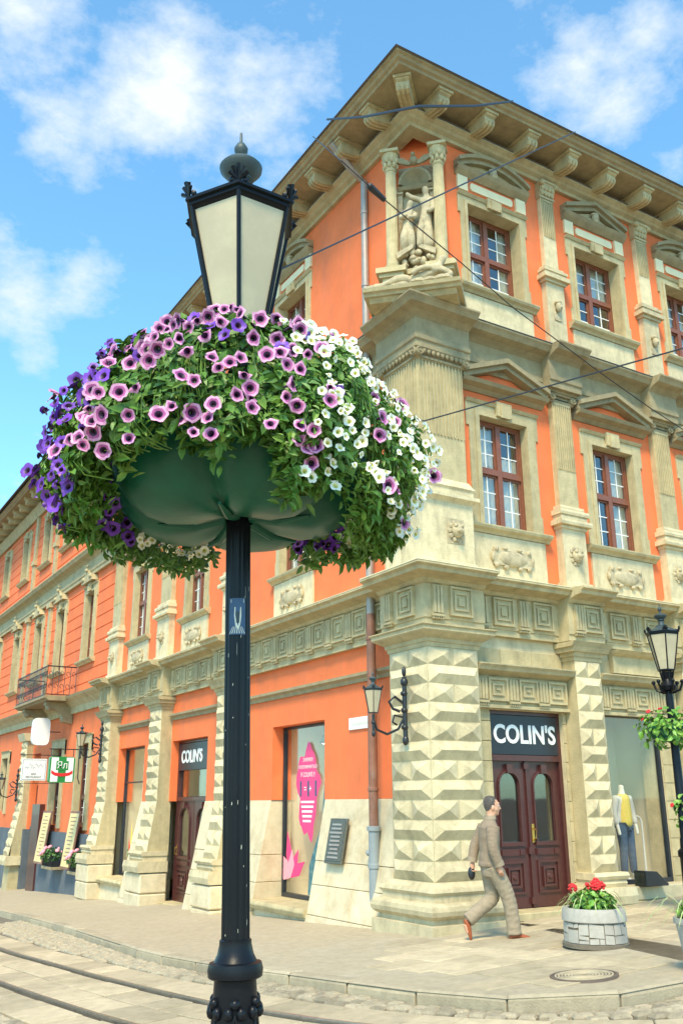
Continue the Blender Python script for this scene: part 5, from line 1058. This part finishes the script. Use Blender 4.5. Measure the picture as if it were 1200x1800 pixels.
def grow(label, p0, p1, nleaf, flowers, nflower, name, tmin=.1, tmax=1., n_ind=140, fl_t=(.15, .95), leafset=(0, 1), toward=.55):
    """a trailing plant filling one sector of the bowl"""
    root = thing(name, label, 'flowers', LC, 0, 'petunias in the lamp bowl'); mass = MB(); ind = []
    for k in range(nleaf):
        phi = R_(random.uniform(p0-7, p1+7)); t = tmin+(tmax-tmin)*random.random()**.8; r, z = shell_pt(t)
        if z < zmin(phi): continue
        dp = random.random()**1.6*.17; r = r*bump(phi, t)-dp; z -= dp*.3
        p = at_phi(phi, r, z)-LC; outv = (tc2*math.cos(phi)+rt2*math.sin(phi)); slope = (t-.25)*1.5
        nrm = (outv*min(1, .35+t) + Vector((0, 0, 1))*max(.15, 1-t) + Vector((random.gauss(0, .45), random.gauss(0, .45), random.gauss(0, .35)))).normalized()
        li = random.choice(leafset); sc = random.uniform(.75, 1.35); mx_ = Matrix.Translation(p) @ orient(nrm, random.uniform(0, 6.28)) @ Matrix.Scale(sc, 4)
        if dp < .03 and len(ind) < n_ind and outv.dot(tc2) > -.3: ind.append(1); o = place(LTm[li], 'leaf', root); o.matrix_local = mx_
        else: s0 = len(mass.v); mass.add(LT[li].v, LT[li].f); mass.xf(mx_, s0)
    # trailing stems
    for k in range(nleaf//60):
        phi = R_(random.uniform(p0, p1)); t0 = random.uniform(.2, .7); pts = []
        for q in range(5): t = min(1, t0+q*.08); r, z = shell_pt(t); pts.append(at_phi(phi+q*.02, r*bump(phi, t)-.02, max(z, zmin(phi)))-LC)
        mass.tube(pts, .003, 4)
    tag(mass.build('foliage', 'leaf', root), None, None, kind='stuff')
    placed = []; tries = 0
    while len(placed) < nflower and tries < 6000:
        tries += 1; phi = R_(random.uniform(p0, p1)); t = random.uniform(*fl_t); r, z = shell_pt(t)
        if z < zmin(phi)-.05: continue
        far = math.cos(phi) < -.08; p = at_phi(phi, r*bump(phi, t)+(.025+.035*t if not far else -.2-.05*random.random()), z+.012)
        if any((p-q).length < .047*(1 if FW_[0] not in flowers else .64) for q in placed): continue
        placed.append(p); outv = (tc2*math.cos(phi)+rt2*math.sin(phi)); tow = (CAM-p).normalized()
        nrm = ((outv*(.5+.4*t) + Vector((0, 0, .55-.5*t)) + tow*toward if not far else tow*.8 + outv*.25) + Vector((random.gauss(0, .36), random.gauss(0, .36), random.gauss(0, .3)))).normalized()
        o = place(random.choice(flowers), 'flower', root); o.matrix_local = Matrix.Translation(p-LC) @ orient(nrm, random.uniform(0, 6.28)) @ Matrix.Scale(random.uniform(.72, 1.15), 4)
    return root
random.seed(21)
grow('pink petunias with dark purple hearts on the front of the lamp bowl', -50, 26, 6000, FP*3+FV[:1], 105, 'petunia_plant', n_ind=170, fl_t=(.22, .88))
grow('violet petunias trailing over the left side of the lamp bowl', -112, -44, 4600, FV*4+FP[:2], 125, 'petunia_plant', n_ind=120, toward=.35, fl_t=(.3, .95))
grow('small white petunias covering the right side of the lamp bowl', 18, 108, 7000, FW_*5+FP[1:2], 330, 'petunia_plant', n_ind=150, leafset=(1, 2, 2), toward=.5)
grow('small white petunias hanging behind the left of the green bowl', -163, -112, 2600, FW_, 90, 'petunia_plant', n_ind=60, leafset=(1, 2), toward=.5)
grow('violet petunias hanging at the far right of the lamp bowl', 106, 150, 2400, FV, 50, 'petunia_plant', n_ind=60, fl_t=(.45, 1), toward=.4)
def bush(root, c, rx, rz_, n_, leafm, matn, fl_mesh, nfl, seed, flname='flower', scale=1., n_ind=40):
    random.seed(seed); mass = MB(); c = Vector(c); k_ = 0
    for k in range(n_):
        d = Vector((random.gauss(0, 1), random.gauss(0, 1), random.gauss(0, .8))).normalized(); rr = random.random()**.4
        p = c + Vector((d.x*rx*rr, d.y*rx*rr, d.z*rz_*rr)); nrm = (d+Vector((random.gauss(0, .5), random.gauss(0, .5), .5))).normalized()
        mx_ = Matrix.Translation(p) @ orient(nrm, random.uniform(0, 6.28)) @ Matrix.Scale(random.uniform(.7, 1.4)*scale, 4)
        if k_ < n_ind and rr > .9 and (Vector(p)).length < 9: o = place(leafm[1], 'leaf', root); o.matrix_local = mx_; k_ += 1
        else: s0 = len(mass.v); mass.add(leafm[0].v, leafm[0].f); mass.xf(mx_, s0)
    tag(mass.build('foliage', matn, root), None, None, kind='stuff')
    for k in range(nfl):
        d = Vector((random.gauss(0, 1), random.gauss(0, 1), abs(random.gauss(0, .8)))).normalized(); p = c + Vector((d.x*rx, d.y*rx, d.z*rz_*1.05)); o = place(fl_mesh, flname, root); o.matrix_local = Matrix.Translation(p) @ orient((d+Vector((-.4, -.5, .2))).normalized(), random.uniform(0, 6)) @ Matrix.Scale(random.uniform(.8, 1.2), 4)
iv = leaf_mesh(.09, .065, 'leaf'); IV = (iv, iv.mesh('leaf', 'leaf'))
gp = thing('hanging_plant', 'leafy hanging plant with a red flower in the bowl of the right-hand lamp', 'plant', q)
RG = MB()
for k in range(7): a = k*.9; RG.ball((.02*math.cos(a), .02*math.sin(a), .008), .017, 1, 1, .7, 7, 5)
RGm = RG.mesh('flower', 'red', True)
bush(gp, (0, 0, 2.5), .5, .3, 420, IV, 'leaf', RGm, 6, 31); bush(gp, (.05, -.05, 1.35), .2, .35, 90, IV, 'leaf', RGm, 2, 32, n_ind=10)
# stone planter with red geraniums
pc = on_ground(1048, 1672); away = Vector((pc.x-CAM.x, pc.y-CAM.y, 0)).normalized(); pc = pc + away*.41; pc.z = zg(pc.x, pc.y)
pl = thing('stone_planter', 'round crazy-paved stone planter full of red geraniums', 'planter', pc); pl.scale = (.88, .88, .86)
m = MB(); m.lathe([(.43, .0), (.43, .05), (.405, .055), (.4, .1), (.385, .32), (.3, .3)], 40); m.build('core', 'cobble_bed', pl, smooth=True)
m = MB(); m.lathe([(.41, .315), (.42, .325), (.405, .47), (.395, .48), (.33, .48), (.32, .44), (.1, .43)], 40); m.build('rim', 'planter_stone', pl, smooth=True)
m = MB(); m.lathe([(.1, .43), (.33, .44)], 30); m.build('soil', 'soil', pl)
random.seed(9)
rows_ = ((.06, .135), (.145, .215), (.225, .308))
def facing(a, a1, z0, z1):
    m = MB(); rr = lambda z: .404-.05*z; gq = .014; vs = []; sk = random.uniform(-.014, .014)
    for k in range(5):
        an = a+gq+(a1-a-2*gq)*k/4; dz = sk*(k/4-.5)*2
        for (r, z) in ((rr(z0)-.02, z0), (rr(z0)+.01, z0+.008+dz*.5), (rr(z1)+.01, z1-.008+dz), (rr(z1)-.02, z1)): vs.append((r*math.cos(an), r*math.sin(an), z))
    m.add(vs, [(k*4+i, (k+1)*4+i, (k+1)*4+i+1, k*4+i+1) for k in range(4) for i in range(3)] + [(0, 1, 2, 3), (19, 18, 17, 16)]); m.build('facing_stone', 'planter_stone', pl, smooth=True)
a = 0.
while a < 6.2:
    a1 = min(a+random.uniform(.3, .62), 6.283); cuts = [.058] + sorted(random.uniform(.1, .27) for _ in range(random.choice((1, 1, 2)))) + [.308]
    for z0, z1 in zip(cuts, cuts[1:]):
        if z1-z0 < .035: continue
        if random.random() < .45 and a1-a > .4: am = a+(a1-a)*random.uniform(.35, .65); facing(a, am, z0, z1); facing(am, a1, z0, z1)
        else: facing(a, a1, z0, z1)
    a = a1
gl_ = leaf_mesh(.075, .07, 'leaf'); GL = (gl_, gl_.mesh('leaf', 'leaf'))
gz = thing('geranium_plant', 'red geranium with striped spider-plant leaves in the stone planter', 'flowers', pc+Vector((0, 0, .37))); gz.scale = (.85, .85, .85)
bush(gz, (0, 0, .09), .3, .2, 520, GL, 'leaf', RGm, 0, 41, n_ind=120)
def blades(root, n_, r, up, ln, seed, matn='leaf_stripe', name='blade'):
    random.seed(seed)
    for k in range(n_):
        a = random.uniform(0, 6.28); d = Vector((math.cos(a), math.sin(a), 0)); b = d*random.uniform(.05, r*.6); l_ = ln*random.uniform(.7, 1.2); u_ = up*random.uniform(.5, 1.2); m = MB(); vs = []; tn = Vector((-d.y, d.x, 0)); nq = 7
        for i in range(nq+1):
            s = i/nq; p = b + d*(l_*s) + Vector((0, 0, u_*math.sin(min(1, s*1.25)*math.pi*.62)*1.0 - max(0, s-.55)**1.6*l_*1.6)); w_ = .011*(1-s**2.5); vs += [p+tn*w_, p-tn*w_]
        m.add(vs, [(2*i, 2*i+1, 2*i+3, 2*i+2) for i in range(nq)]); m.build(name, matn, root)
blades(gz, 46, .3, .22, .42, 42)
for (dx, dy, dz) in ((-.06, -.1, .34), (.05, -.02, .37), (-.28, -.02, .3), (.0, -.14, .31), (.09, -.12, .33)):
    p = rt2*dx*1.0 + tc2*(-dy) + Vector((0, 0, dz)); h = MB(); random.seed(int(dx*1000)+60)
    for k in range(22): d = Vector((random.gauss(0, 1), random.gauss(0, 1), random.gauss(.3, .8))).normalized(); h.ball(p+d*.048, .022, 1, 1, .75, 6, 4)
    h.build('flower_head', 'red', gz, smooth=True); MB().tube([p*.55+Vector((0, 0, -.02)), p], .005, 5).build('stem', 'leaf', gz)
# second planter: dark tapered pot at the right edge
p2 = on_ground(1240, 1706); p2.z = zg(p2.x, p2.y)
pt = thing('plant_pot', 'dark tapered plant pot at the right edge of the pavement', 'planter', p2); m = MB(); m.lathe([(.16, 0), (.17, .02), (.23, .4), (.25, .41), (.25, .46), (.22, .46), (.2, .4), (.02, .39)], 24); m.build('pot', 'planter_stone', pt, smooth=True); m = MB(); m.lathe([(.02, .392), (.2, .402)], 20); m.build('soil', 'soil', pt)
gr2 = thing('pot_plant', 'arching striped grass with small red flowers in the dark pot', 'plant', p2+Vector((0, 0, .4))); bush(gr2, (0, 0, .1), .2, .15, 160, GL, 'leaf', RGm, 3, 51, n_ind=40); blades(gr2, 34, .2, .25, .5, 52)
# manhole cover
mc = on_ground(1026, 1717); mc.z = zg(mc.x, mc.y)
mh = thing('manhole_cover', 'round cast-iron manhole cover with concentric rings in the pavement', 'manhole cover', mc)
mh.scale = (.74, .74, 1); mh.rotation_euler = Euler((math.atan(GB), -math.atan(GA), 0)); m = MB(); m.lathe([(.44, -.02), (.44, .019), (.40, .019), (.398, .013), (.02, .013)], 40); m.build('plate', 'iron_cover', mh, smooth=True)
for k in range(1, 9): r = .03+k*.042; m = MB(); m.lathe([(r-.011, .012), (r-.009, .021), (r+.009, .021), (r+.011, .012)], 40); m.build('ring', 'slab', mh, smooth=True)
# ------------------------------------------------------------------ the walking man
head = Vector((.92, -.39, 0)).normalized(); mp_ = on_ground(868, 1652); 
pm = thing('person', 'man in a grey-brown jacket and trousers with tan shoes, striding past the door', 'person', (mp_.x, mp_.y, zg(mp_.x, mp_.y)), math.atan2(head.y, head.x)); pm.scale = (.94, .94, .94)
def ring_loft(m, rings, n=20, wr=0., seed=0):
    """rings: (centre, side axis, front axis, r_side, r_front); one closed tube; wr = cloth wrinkles"""
    rg = random.Random(seed); ph = [rg.uniform(0, 6.28) for _ in range(8)]; vs = []
    for i, (c, sx_, fx_, rs_, rf_) in enumerate(rings):
        for k in range(n):
            a = 2*math.pi*k/n; w_ = 1+wr*(math.sin(a*3+i*1.9+ph[0])*.5+math.sin(a*5-i*2.7+ph[1])*.35+math.sin(i*3.1+a+ph[2])*.6)
            vs.append(Vector(c)+Vector(sx_)*(rs_*math.cos(a)*w_)+Vector(fx_)*(rf_*math.sin(a)*w_))
    m.add(vs, [(i*n+k, i*n+(k+1) % n, (i+1)*n+(k+1) % n, (i+1)*n+k) for i in range(len(rings)-1) for k in range(n)]+[tuple(range(n))[::-1], tuple((len(rings)-1)*n+k for k in range(n))]); return m
def zr_(L_): return [((x, 0, z), (0, 1, 0), (1, 0, 0), ry, rx) for z, x, rx, ry in L_]      # horizontal rings (z, x, r_front, r_side)
def limb(m, pts, rad, steps=5, wr=0., seed=0, n=14, flat=1.):
    P_ = [Vector(p) for p in pts]; rings = []
    dens = []
    for i in range(len(P_)-1):
        for k in range(steps): t = k/steps; p0, p1, p2, p3 = P_[max(i-1, 0)], P_[i], P_[i+1], P_[min(i+2, len(P_)-1)]; dens.append((.5*((2*p1)+(p2-p0)*t+(2*p0-5*p1+4*p2-p3)*t*t+(3*p1-p0-3*p2+p3)*t**3), rad[i]+(rad[i+1]-rad[i])*t))
    dens.append((P_[-1], rad[-1]))
    for i, (p, r) in enumerate(dens):
        t = (dens[min(i+1, len(dens)-1)][0]-dens[max(i-1, 0)][0]).normalized(); s_ = Vector((0, 1, 0)); f_ = t.cross(s_).normalized(); s_ = f_.cross(t); rings.append((p, s_, f_, r*flat, r))
    return ring_loft(m, rings, n, wr, seed)
RL, LL = [(.0, -.095, .95), (.13, -.1, .7), (.2, -.1, .52), (.24, -.1, .3), (.255, -.1, .07)], [(0, .095, .95), (.02, .1, .72), (.03, .1, .52), (-.14, .1, .38), (-.33, .1, .24)]
RA, LA = [(.0, -.2, 1.45), (-.025, -.245, 1.3), (-.03, -.26, 1.18), (.0, -.262, 1.08), (.045, -.255, .96)], [(.0, .2, 1.45), (-.07, .24, 1.31), (-.13, .25, 1.2), (-.165, .24, 1.1), (-.19, .225, .99)]
HEADR = [(1.5, .02, .07, .075), (1.56, .035, .06, .062), (1.6, .05, .066, .062), (1.625, .068, .084, .062), (1.655, .072, .094, .068), (1.70, .068, .1, .075), (1.75, .06, .103, .079), (1.79, .053, .098, .077), (1.82, .047, .085, .068), (1.845, .042, .058, .048), (1.857, .04, .02, .018)]
b_ = MB(); ring_loft(b_, zr_([(.84, 0, .1, .13), (.98, 0, .11, .15), (1.12, 0, .1, .13), (1.3, .005, .11, .16), (1.42, .0, .1, .17), (1.48, .01, .08, .12)] + HEADR))
limb(b_, RL, [.085, .08, .055, .055, .04], n=12); limb(b_, LL, [.085, .08, .055, .055, .04], n=12); limb(b_, RA, [.055, .05, .045, .042, .032], n=12); limb(b_, LA, [.055, .05, .045, .042, .032], n=12)
b_.tube([(.255, -.1, .09), (.3, -.1, .05), (.4, -.1, .035)], [.04, .038, .03], 10); b_.tube([(-.33, .1, .25), (-.36, .1, .18), (-.33, .1, .08)], [.04, .036, .03], 10)
b_.tube([(.16, 0, 1.745), (.176, 0, 1.715), (.187, 0, 1.697), (.165, 0, 1.683)], [.012, .015, .018, .014], 8); b_.ball((.135, 0, 1.622), .03, 1, 1.2, .8, 10, 6)
b_.tube([(.15, -.05, 1.762), (.163, 0, 1.766), (.15, .05, 1.762)], .012, 8); b_.tube([(.15, -.025, 1.657), (.163, 0, 1.656), (.15, .025, 1.657)], .009, 8)
for s in (-1, 1): b_.ball((.055, s*.08, 1.7), .03, .75, .4, 1.2, 10, 6); b_.ball((.1, s*.055, 1.68), .03, 1, .8, 1, 8, 5)
bo = b_.build('body', 'skin', pm, smooth=True); rm_ = bo.modifiers.new('remesh', 'REMESH'); rm_.mode = 'VOXEL'; rm_.voxel_size = .009; rm_.use_smooth_shade = True; sm_ = bo.modifiers.new('smooth', 'SMOOTH'); sm_.iterations = 3
h_ = MB(); hrg = [(1.655, .03, .05, .05)] + [(z, x-.004, rx+.008, ry+.007) for z, x, rx, ry in HEADR if 1.66 < z < 1.85] + [(1.855, .04, .055, .045), (1.867, .038, .015, .014)]; n0 = len(h_.v); ring_loft(h_, zr_(hrg), 28)
def hairline(v):
    x, y, z = v; q = (x-.06)/.1                       # front of the head is bare below the hairline
    bare = (z < 1.80 and q > .35) or (z < 1.725 and q > -.12) or (z < 1.69 and q > -.45)
    c = Vector((.05, 0, z)); return tuple(c+(Vector(v)-c)*(.8 if bare else 1))
h_.v = [hairline(v) for v in h_.v]; h_.build('hair', 'hair', pm, smooth=True)
for s in (-1, 1):
    e = MB(); e.ball((.152, s*.034, 1.735), .011, .8, 1.2, .8, 8, 6); e.build('eye', 'white_paint', pm, smooth=True); e = MB(); e.ball((.159, s*.034, 1.735), .006, seg=8, rings=5); e.build('pupil', 'hair', pm, smooth=True)
t_ = MB(); ring_loft(t_, zr_([(.80, 0, .12, .165), (.86, 0, .135, .178), (.94, 0, .132, .172), (1.04, 0, .12, .155)]), 24, .02, 3); limb(t_, RL, [.118, .108, .098, .094, .102], 6, .05, 4, 18); limb(t_, LL, [.118, .108, .1, .092, .095], 6, .05, 5, 18)
to = t_.build('trousers', 'trouser', pm, smooth=True); rm_ = to.modifiers.new('remesh', 'REMESH'); rm_.mode = 'VOXEL'; rm_.voxel_size = .011; rm_.use_smooth_shade = True; sm_ = to.modifiers.new('smooth', 'SMOOTH'); sm_.iterations = 2
j_ = MB(); ring_loft(j_, zr_([(.93, -.012, .152, .198), (.97, -.012, .152, .197), (1.0, -.01, .146, .19), (1.06, -.005, .143, .187), (1.12, 0, .14, .186), (1.18, 0, .138, .188), (1.25, .002, .14, .196), (1.32, .004, .142, .206), (1.39, .003, .14, .214), (1.44, -.002, .13, .21), (1.48, -.004, .112, .18), (1.515, .008, .096, .13), (1.54, .02, .082, .09), (1.575, .028, .082, .084), (1.585, .03, .074, .074)]), 28, .022, 8)
limb(j_, RA, [.098, .082, .076, .07, .064], 6, .05, 9, 16); limb(j_, LA, [.098, .082, .076, .07, .064], 6, .05, 10, 16)
jo = j_.build('jacket', 'suit', pm, smooth=True); rm_ = jo.modifiers.new('remesh', 'REMESH'); rm_.mode = 'VOXEL'; rm_.voxel_size = .01; rm_.use_smooth_shade = True; sm_ = jo.modifiers.new('smooth', 'SMOOTH'); sm_.iterations = 2
for s, A in ((-1, RA), (1, LA)): c_ = MB(); limb(c_, [Vector(A[-1])+Vector((-.012 if s < 0 else .008, 0, .05)), Vector(A[-1])-Vector((-.008 if s < 0 else .004, 0, .012))], [.068, .07], 2, 0, 0, 14); c_.build('cuff', 'trouser', pm, smooth=True)
cl_ = MB(); ring_loft(cl_, zr_([(1.545, .024, .088, .098), (1.575, .028, .085, .088), (1.6, .026, .078, .08)]), 24); cl_.build('collar', 'trouser', pm, smooth=True)
def hand(w_, dirn, palm_n, curl=.5, flip=1):
    """palm plus five curled fingers hanging from the wrist w_"""
    w_ = Vector(w_); d = Vector(dirn).normalized(); n_ = Vector(palm_n).normalized(); sd_ = d.cross(n_)*flip; m = MB()
    m.tube([w_, w_+d*.03, w_+d*.07, w_+d*.095], [.026, .033, .037, .03], 10)
    for i, (o, l_) in enumerate(((-.028, .075), (-.01, .085), (.01, .08), (.027, .065))):
        p = w_+d*.088+sd_*o; a = curl; q1 = p+(d*math.cos(a*.5)+n_*math.sin(a*.5))*l_*.45; q2 = q1+(d*math.cos(a*1.6)+n_*math.sin(a*1.6))*l_*.33; q3 = q2+(d*math.cos(a*2.4)+n_*math.sin(a*2.4))*l_*.25; m.tube([p, q1, q2, q3], [.0105, .0098, .009, .006], 7)
    p = w_+d*.035-sd_*.03; m.tube([p, p+(d*.6-sd_*.6+n_*.4).normalized()*.04, p+(d*.9-sd_*.3+n_*.6).normalized()*.07], [.013, .012, .008], 7); return m
hand((.05, -.253, .955), (.15, 0, -1), (.6, .7, 0), .7).build('hand', 'skin', pm, smooth=True); hand((-.19, .22, .98), (-.1, 0, -1), (.6, -.7, 0), .9, -1).build('hand', 'skin', pm, smooth=True)
def shoe(heel, toe, up):
    heel, toe = Vector(heel), Vector(toe); d = (toe-heel).normalized(); s = Vector((0, 1, 0)); u_ = s.cross(d)*-1; 
    if u_.dot(Vector(up)) < 0: u_ = -u_
    L_ = (toe-heel).length; m = MB(); n = 12; vs = []
    prof_ = [(0, .03, .05), (.08, .042, .075), (.3, .045, .085), (.5, .045, .07), (.75, .05, .05), (.92, .042, .035), (1.0, .015, .015)]
    for f, wd, ht in prof_:
        c = heel+d*(L_*f)
        for k in range(n): a = 2*math.pi*k/n; vs.append(c+s*(wd*math.cos(a))+u_*(ht*.5+ht*.5*math.sin(a)))
    m.add(vs, [(i*n+k, i*n+(k+1) % n, (i+1)*n+(k+1) % n, (i+1)*n+k) for i in range(len(prof_)-1) for k in range(n)]+[tuple(range(n))[::-1], tuple((len(prof_)-1)*n+k for k in range(n))]); return m
o = shoe((.18, -.1, .012), (.49, -.1, .012), (0, 0, 1)); o.build('shoe', 'shoe', pm, smooth=True); o = shoe((-.395, .1, .24), (-.305, .1, -.02), (1, 0, .3)); o.build('shoe', 'shoe', pm, smooth=True)
MB().box(.185, .27, -.14, -.06, 0, .016).build('heel', 'black_iron', pm)
bagm = MB(); bagm.ball((-.21, .22, .83), .06, .9, .7, 1.5, 12, 8); bg_ = thing('small_bag', "small black pouch in the walking man's far hand", 'bag', (0, 0, 0)); bg_.location = pm.location; bg_.rotation_euler = pm.rotation_euler; bg_.scale = pm.scale; bagm.tube([(-.2, .22, .9), (-.195, .22, .97)], .008, 6); bagm.build('pouch', 'black_iron', bg_, smooth=True)
# ------------------------------------------------------------------ signs and boards of the restaurant up the street
def hang_sign(name, lab, u, d, z, w_, h_, mats, round_=0.):
    o = thing(name, lab, 'sign', fl(u, d, z, LEFT), LEFT); return o
s = thing('hanging_sign', 'green and white striped lightbox sign with a red ribbon hanging from the wall', 'sign', on_x(108, 1353, -.85), 0); s.scale = (.8, .8, .8)
def sign_box(o, w_, h_, t, matn): # faces along world -y (down the street)
    n = 6; r = .09; pts = []
    for cx, cz, a0 in ((w_/2-r, h_/2-r, 0), (-w_/2+r, h_/2-r, 90), (-w_/2+r, -h_/2+r, 180), (w_/2-r, -h_/2+r, 270)): pts += [(cx+r*math.cos(R_(a0+90*k/n)), cz+r*math.sin(R_(a0+90*k/n))) for k in range(n+1)]
    return MB().prism(pts, -t/2, t/2).build('lightbox', matn, o)
sign_box(s, .9, .9, .22, 'green_sign')
for u in (-.27, .27): MB().box(u-.13, u+.13, -.118, -.112, -.42, .42).build('white_stripe', 'white_paint', s)
MB().box(-.22, .22, -.1195, -.113, -.02, .3).build('centre_field', 'green_sign', s)
place(text_mesh('Ял', .34, .004, 'lettering', 'white_paint', sx=.95), 'lettering', s, 0, (0, -.127, .14)); m = MB(); m.prism([(-.38, -.02), (-.25, -.1), (0, -.13), (.25, -.1), (.38, -.02), (.38, -.13), (.25, -.21), (0, -.24), (-.25, -.21), (-.38, -.13)], -.127, -.119); m.build('ribbon', 'red', s)
m = MB(); m.tube([(.95, 0, .72), (-.5, 0, .72)], .02, 6); m.tube([(-.4, 0, .72), (-.4, 0, .47)], .015, 6); m.tube([(.4, 0, .72), (.4, 0, .47)], .015, 6); m.tube([(.6, 0, .72), (.62, 0, -.3), (.7, 0, -.5)], .02, 6); m.build('bracket', 'black_iron', s)
s = thing('hanging_sign', 'white rectangular restaurant sign in a thin dark frame hanging from scrolled iron', 'sign', on_x(60, 1353, -.95), 0); s.scale = (.62, .62, .66)
MB().box(-.62, .62, -.03, .03, -.5, .5).build('board', 'white_paint', s, bevel=.01); m = MB()
for (a, b, c, d) in ((-.57, .57, .44, .455), (-.57, .57, -.455, -.44), (-.57, -.555, -.44, .44), (.555, .57, -.44, .44)): m.box(a, b, -.035, -.031, c, d)
m.build('border', 'denim', s)
place(text_mesh('BAR', .13, .003, 'lettering', 'sign_dark'), 'lettering', s, 0, (0, -.034, -.2)); place(text_mesh('RESTAURANT', .13, .003, 'lettering', 'sign_dark', sx=.95), 'lettering', s, 0, (0, -.034, -.34))
m = MB(); random.seed(4)
for k in range(9): x = -.45+k*.1; m.tube([(x, -.036, .05+random.uniform(-.05, .2)), (x+.05, -.036, .2+random.uniform(-.1, .12)), (x+.1, -.036, .08+random.uniform(-.05, .15))], .007, 4)
m.build('line_drawing', 'denim', s); m = MB(); m.tube([(1.2, 0, .68), (-.75, 0, .68)], .02, 6); m2 = MB(); m2.tube([(1.2, 0, -.62), (-.75, 0, -.62)], .015, 6)
for x in (-.6, 0, .6): m.tube([(x, 0, .68), (x+.1, 0, .6), (x, 0, .5)], .012, 5); m2.tube([(x, 0, -.5), (x+.12, 0, -.56), (x, 0, -.62)], .012, 5)
m.build('bracket', 'black_iron', s); m2.build('lower_bar', 'black_iron', s)
s = thing('hanging_sign', 'blank white rounded lightbox high on the wall under the balcony', 'sign', on_x(72, 1286, -.6), 0); s.scale = (.68, .68, .66)
pts = [(.42*math.copysign(abs(math.cos(a))**.45, math.cos(a)), .66*math.copysign(abs(math.sin(a))**.45, math.sin(a))) for a in [k*math.pi/18 for k in range(36)]]
MB().prism(pts, -.12, .12).build('lightbox', 'white_paint', s); MB().tube([(.3, 0, 0), (.95, 0, 0)], .025, 6).build('bracket', 'black_iron', s)
for i, (u, lab) in enumerate(((-17.9, 'framed parchment menu board leaning nearest the diamond pilaster'), (-21.1, 'framed parchment menu board nearer the dark doorway'))):
    o = thing('menu_board', lab, 'menu board', fl(u, .12, -.1, LEFT), LEFT, 'menu boards'); tl = Euler((R_(-7), 0, 0)); m = MB(); m.fb(-.52, .52, .0, .05, 0, 1.65); m.build('frame', 'rust_pipe', o, tl, bevel=.01); MB().fb(-.45, .45, .05, .056, .07, 1.58).build('sheet', 'parchment', o, tl); m = MB(); random.seed(i)
    for k in range(12): z = 1.45-k*.11; w_ = random.uniform(.12, .34); m.fb(-w_, w_, .056, .058, z, z+.025)
    m.build('text_lines', 'rust_pipe', o, tl)
for u, lab in ((-16.6, 'flower box of pink blooms half hidden by the diamond pilaster'), (-19.5, 'flower box of pink blooms on the dark plinth between the menu boards')):
    o = thing('flower_box', lab, 'flower box', fl(u, .0, -.05, LEFT), LEFT, 'flower boxes'); m = MB(); m.fb(-.55, .55, -.1, .3, -.12, -.04); m.build('shelf', 'stone_dark', o, bevel=.01); m = MB(); m.fb(-.48, .48, .02, .26, -.04, .12)
    for k in range(10): x = -.48+k*.107; m.tube([(x, -.28, -.02), (x+.05, -.3, .18), (x+.1, -.28, .3)], .01, 4)
    m.build('trough', 'black_iron', o)
    g_ = thing('flower_box_plant', 'pink and white flowers in the '+lab[:10]+(' by the pilaster' if u > -18 else ' between the menu boards'), 'flowers', fl(u, .12, .1, LEFT), LEFT, 'flower box plants'); pkm = MB().ball((0, 0, 0), .075, 1, 1, .7, 8, 6).mesh('flower', 'pink_light', True); bush(g_, (0, 0, .15), .36, .22, 260, GL, 'leaf_dark', pkm, 9, 71, n_ind=0)
# ------------------------------------------------------------------ overhead wires
def at_depth(px, py, dep): d = ray(px, py); return CAM + d*(dep/d.dot(CF))
def wire(name, lab, pts, r):
    return tag(MB().tube(pts, r, 6).build(name, 'wire', smooth=True), lab, 'wire', 'overhead wires')
lant = at_depth(494, 473, (Vector((LX, LY, 4.3))-CAM).dot(CF))
wire('overhead_wire', 'straight black cable running from the lantern up across the corner niche to the roof edge', [lant, lant.lerp(on_y(1010, 232, -1.08), .5), on_y(1010, 232, -1.08)], [.005, .009, .012])
p_ = [on_x(575, 210, -1.1), at_depth(735, 187, 11.6), on_y(900, 178, -1.1)]
wire('overhead_wire', 'thick twisted cable strung round the roof corner under the cornice', [p_[0], p_[0].lerp(p_[1], .5)+Vector((0, 0, -.05)), p_[1], p_[1].lerp(p_[2], .5)+Vector((0, 0, -.05)), p_[2]], .02)
pts = [on_x(550, 240, -1.08)] + [at_depth(x, y, 12.2+i*.5) for i, (x, y) in enumerate(((600, 283), (665, 342), (720, 388), (810, 462), (900, 540), (970, 592), (1050, 652), (1140, 716), (1230, 775)))] + [Vector((12, -.3, 8.9))]
wire('overhead_wire', 'thin sagging wire crossing in front of the niche down to the right', pts, .009)
ins = tag(MB().tube([at_depth(652, 330, 12.6), at_depth(676, 352, 12.7)], [.05, .035], 10).ball(at_depth(650, 328, 12.6), .05, seg=10, rings=6).build('wire_insulator', 'wire', smooth=True), 'black insulator on the sagging wire left of the niche', 'insulator')
wire('overhead_wire', 'straight cable leaving the flowers to the right below the middle windows', [lp.location+Vector((0, 0, 3.55)), at_depth(745, 740, 9), at_depth(1200, 612, 11.2), at_depth(1500, 520, 12.4)], [.004, .008, .011, .012])
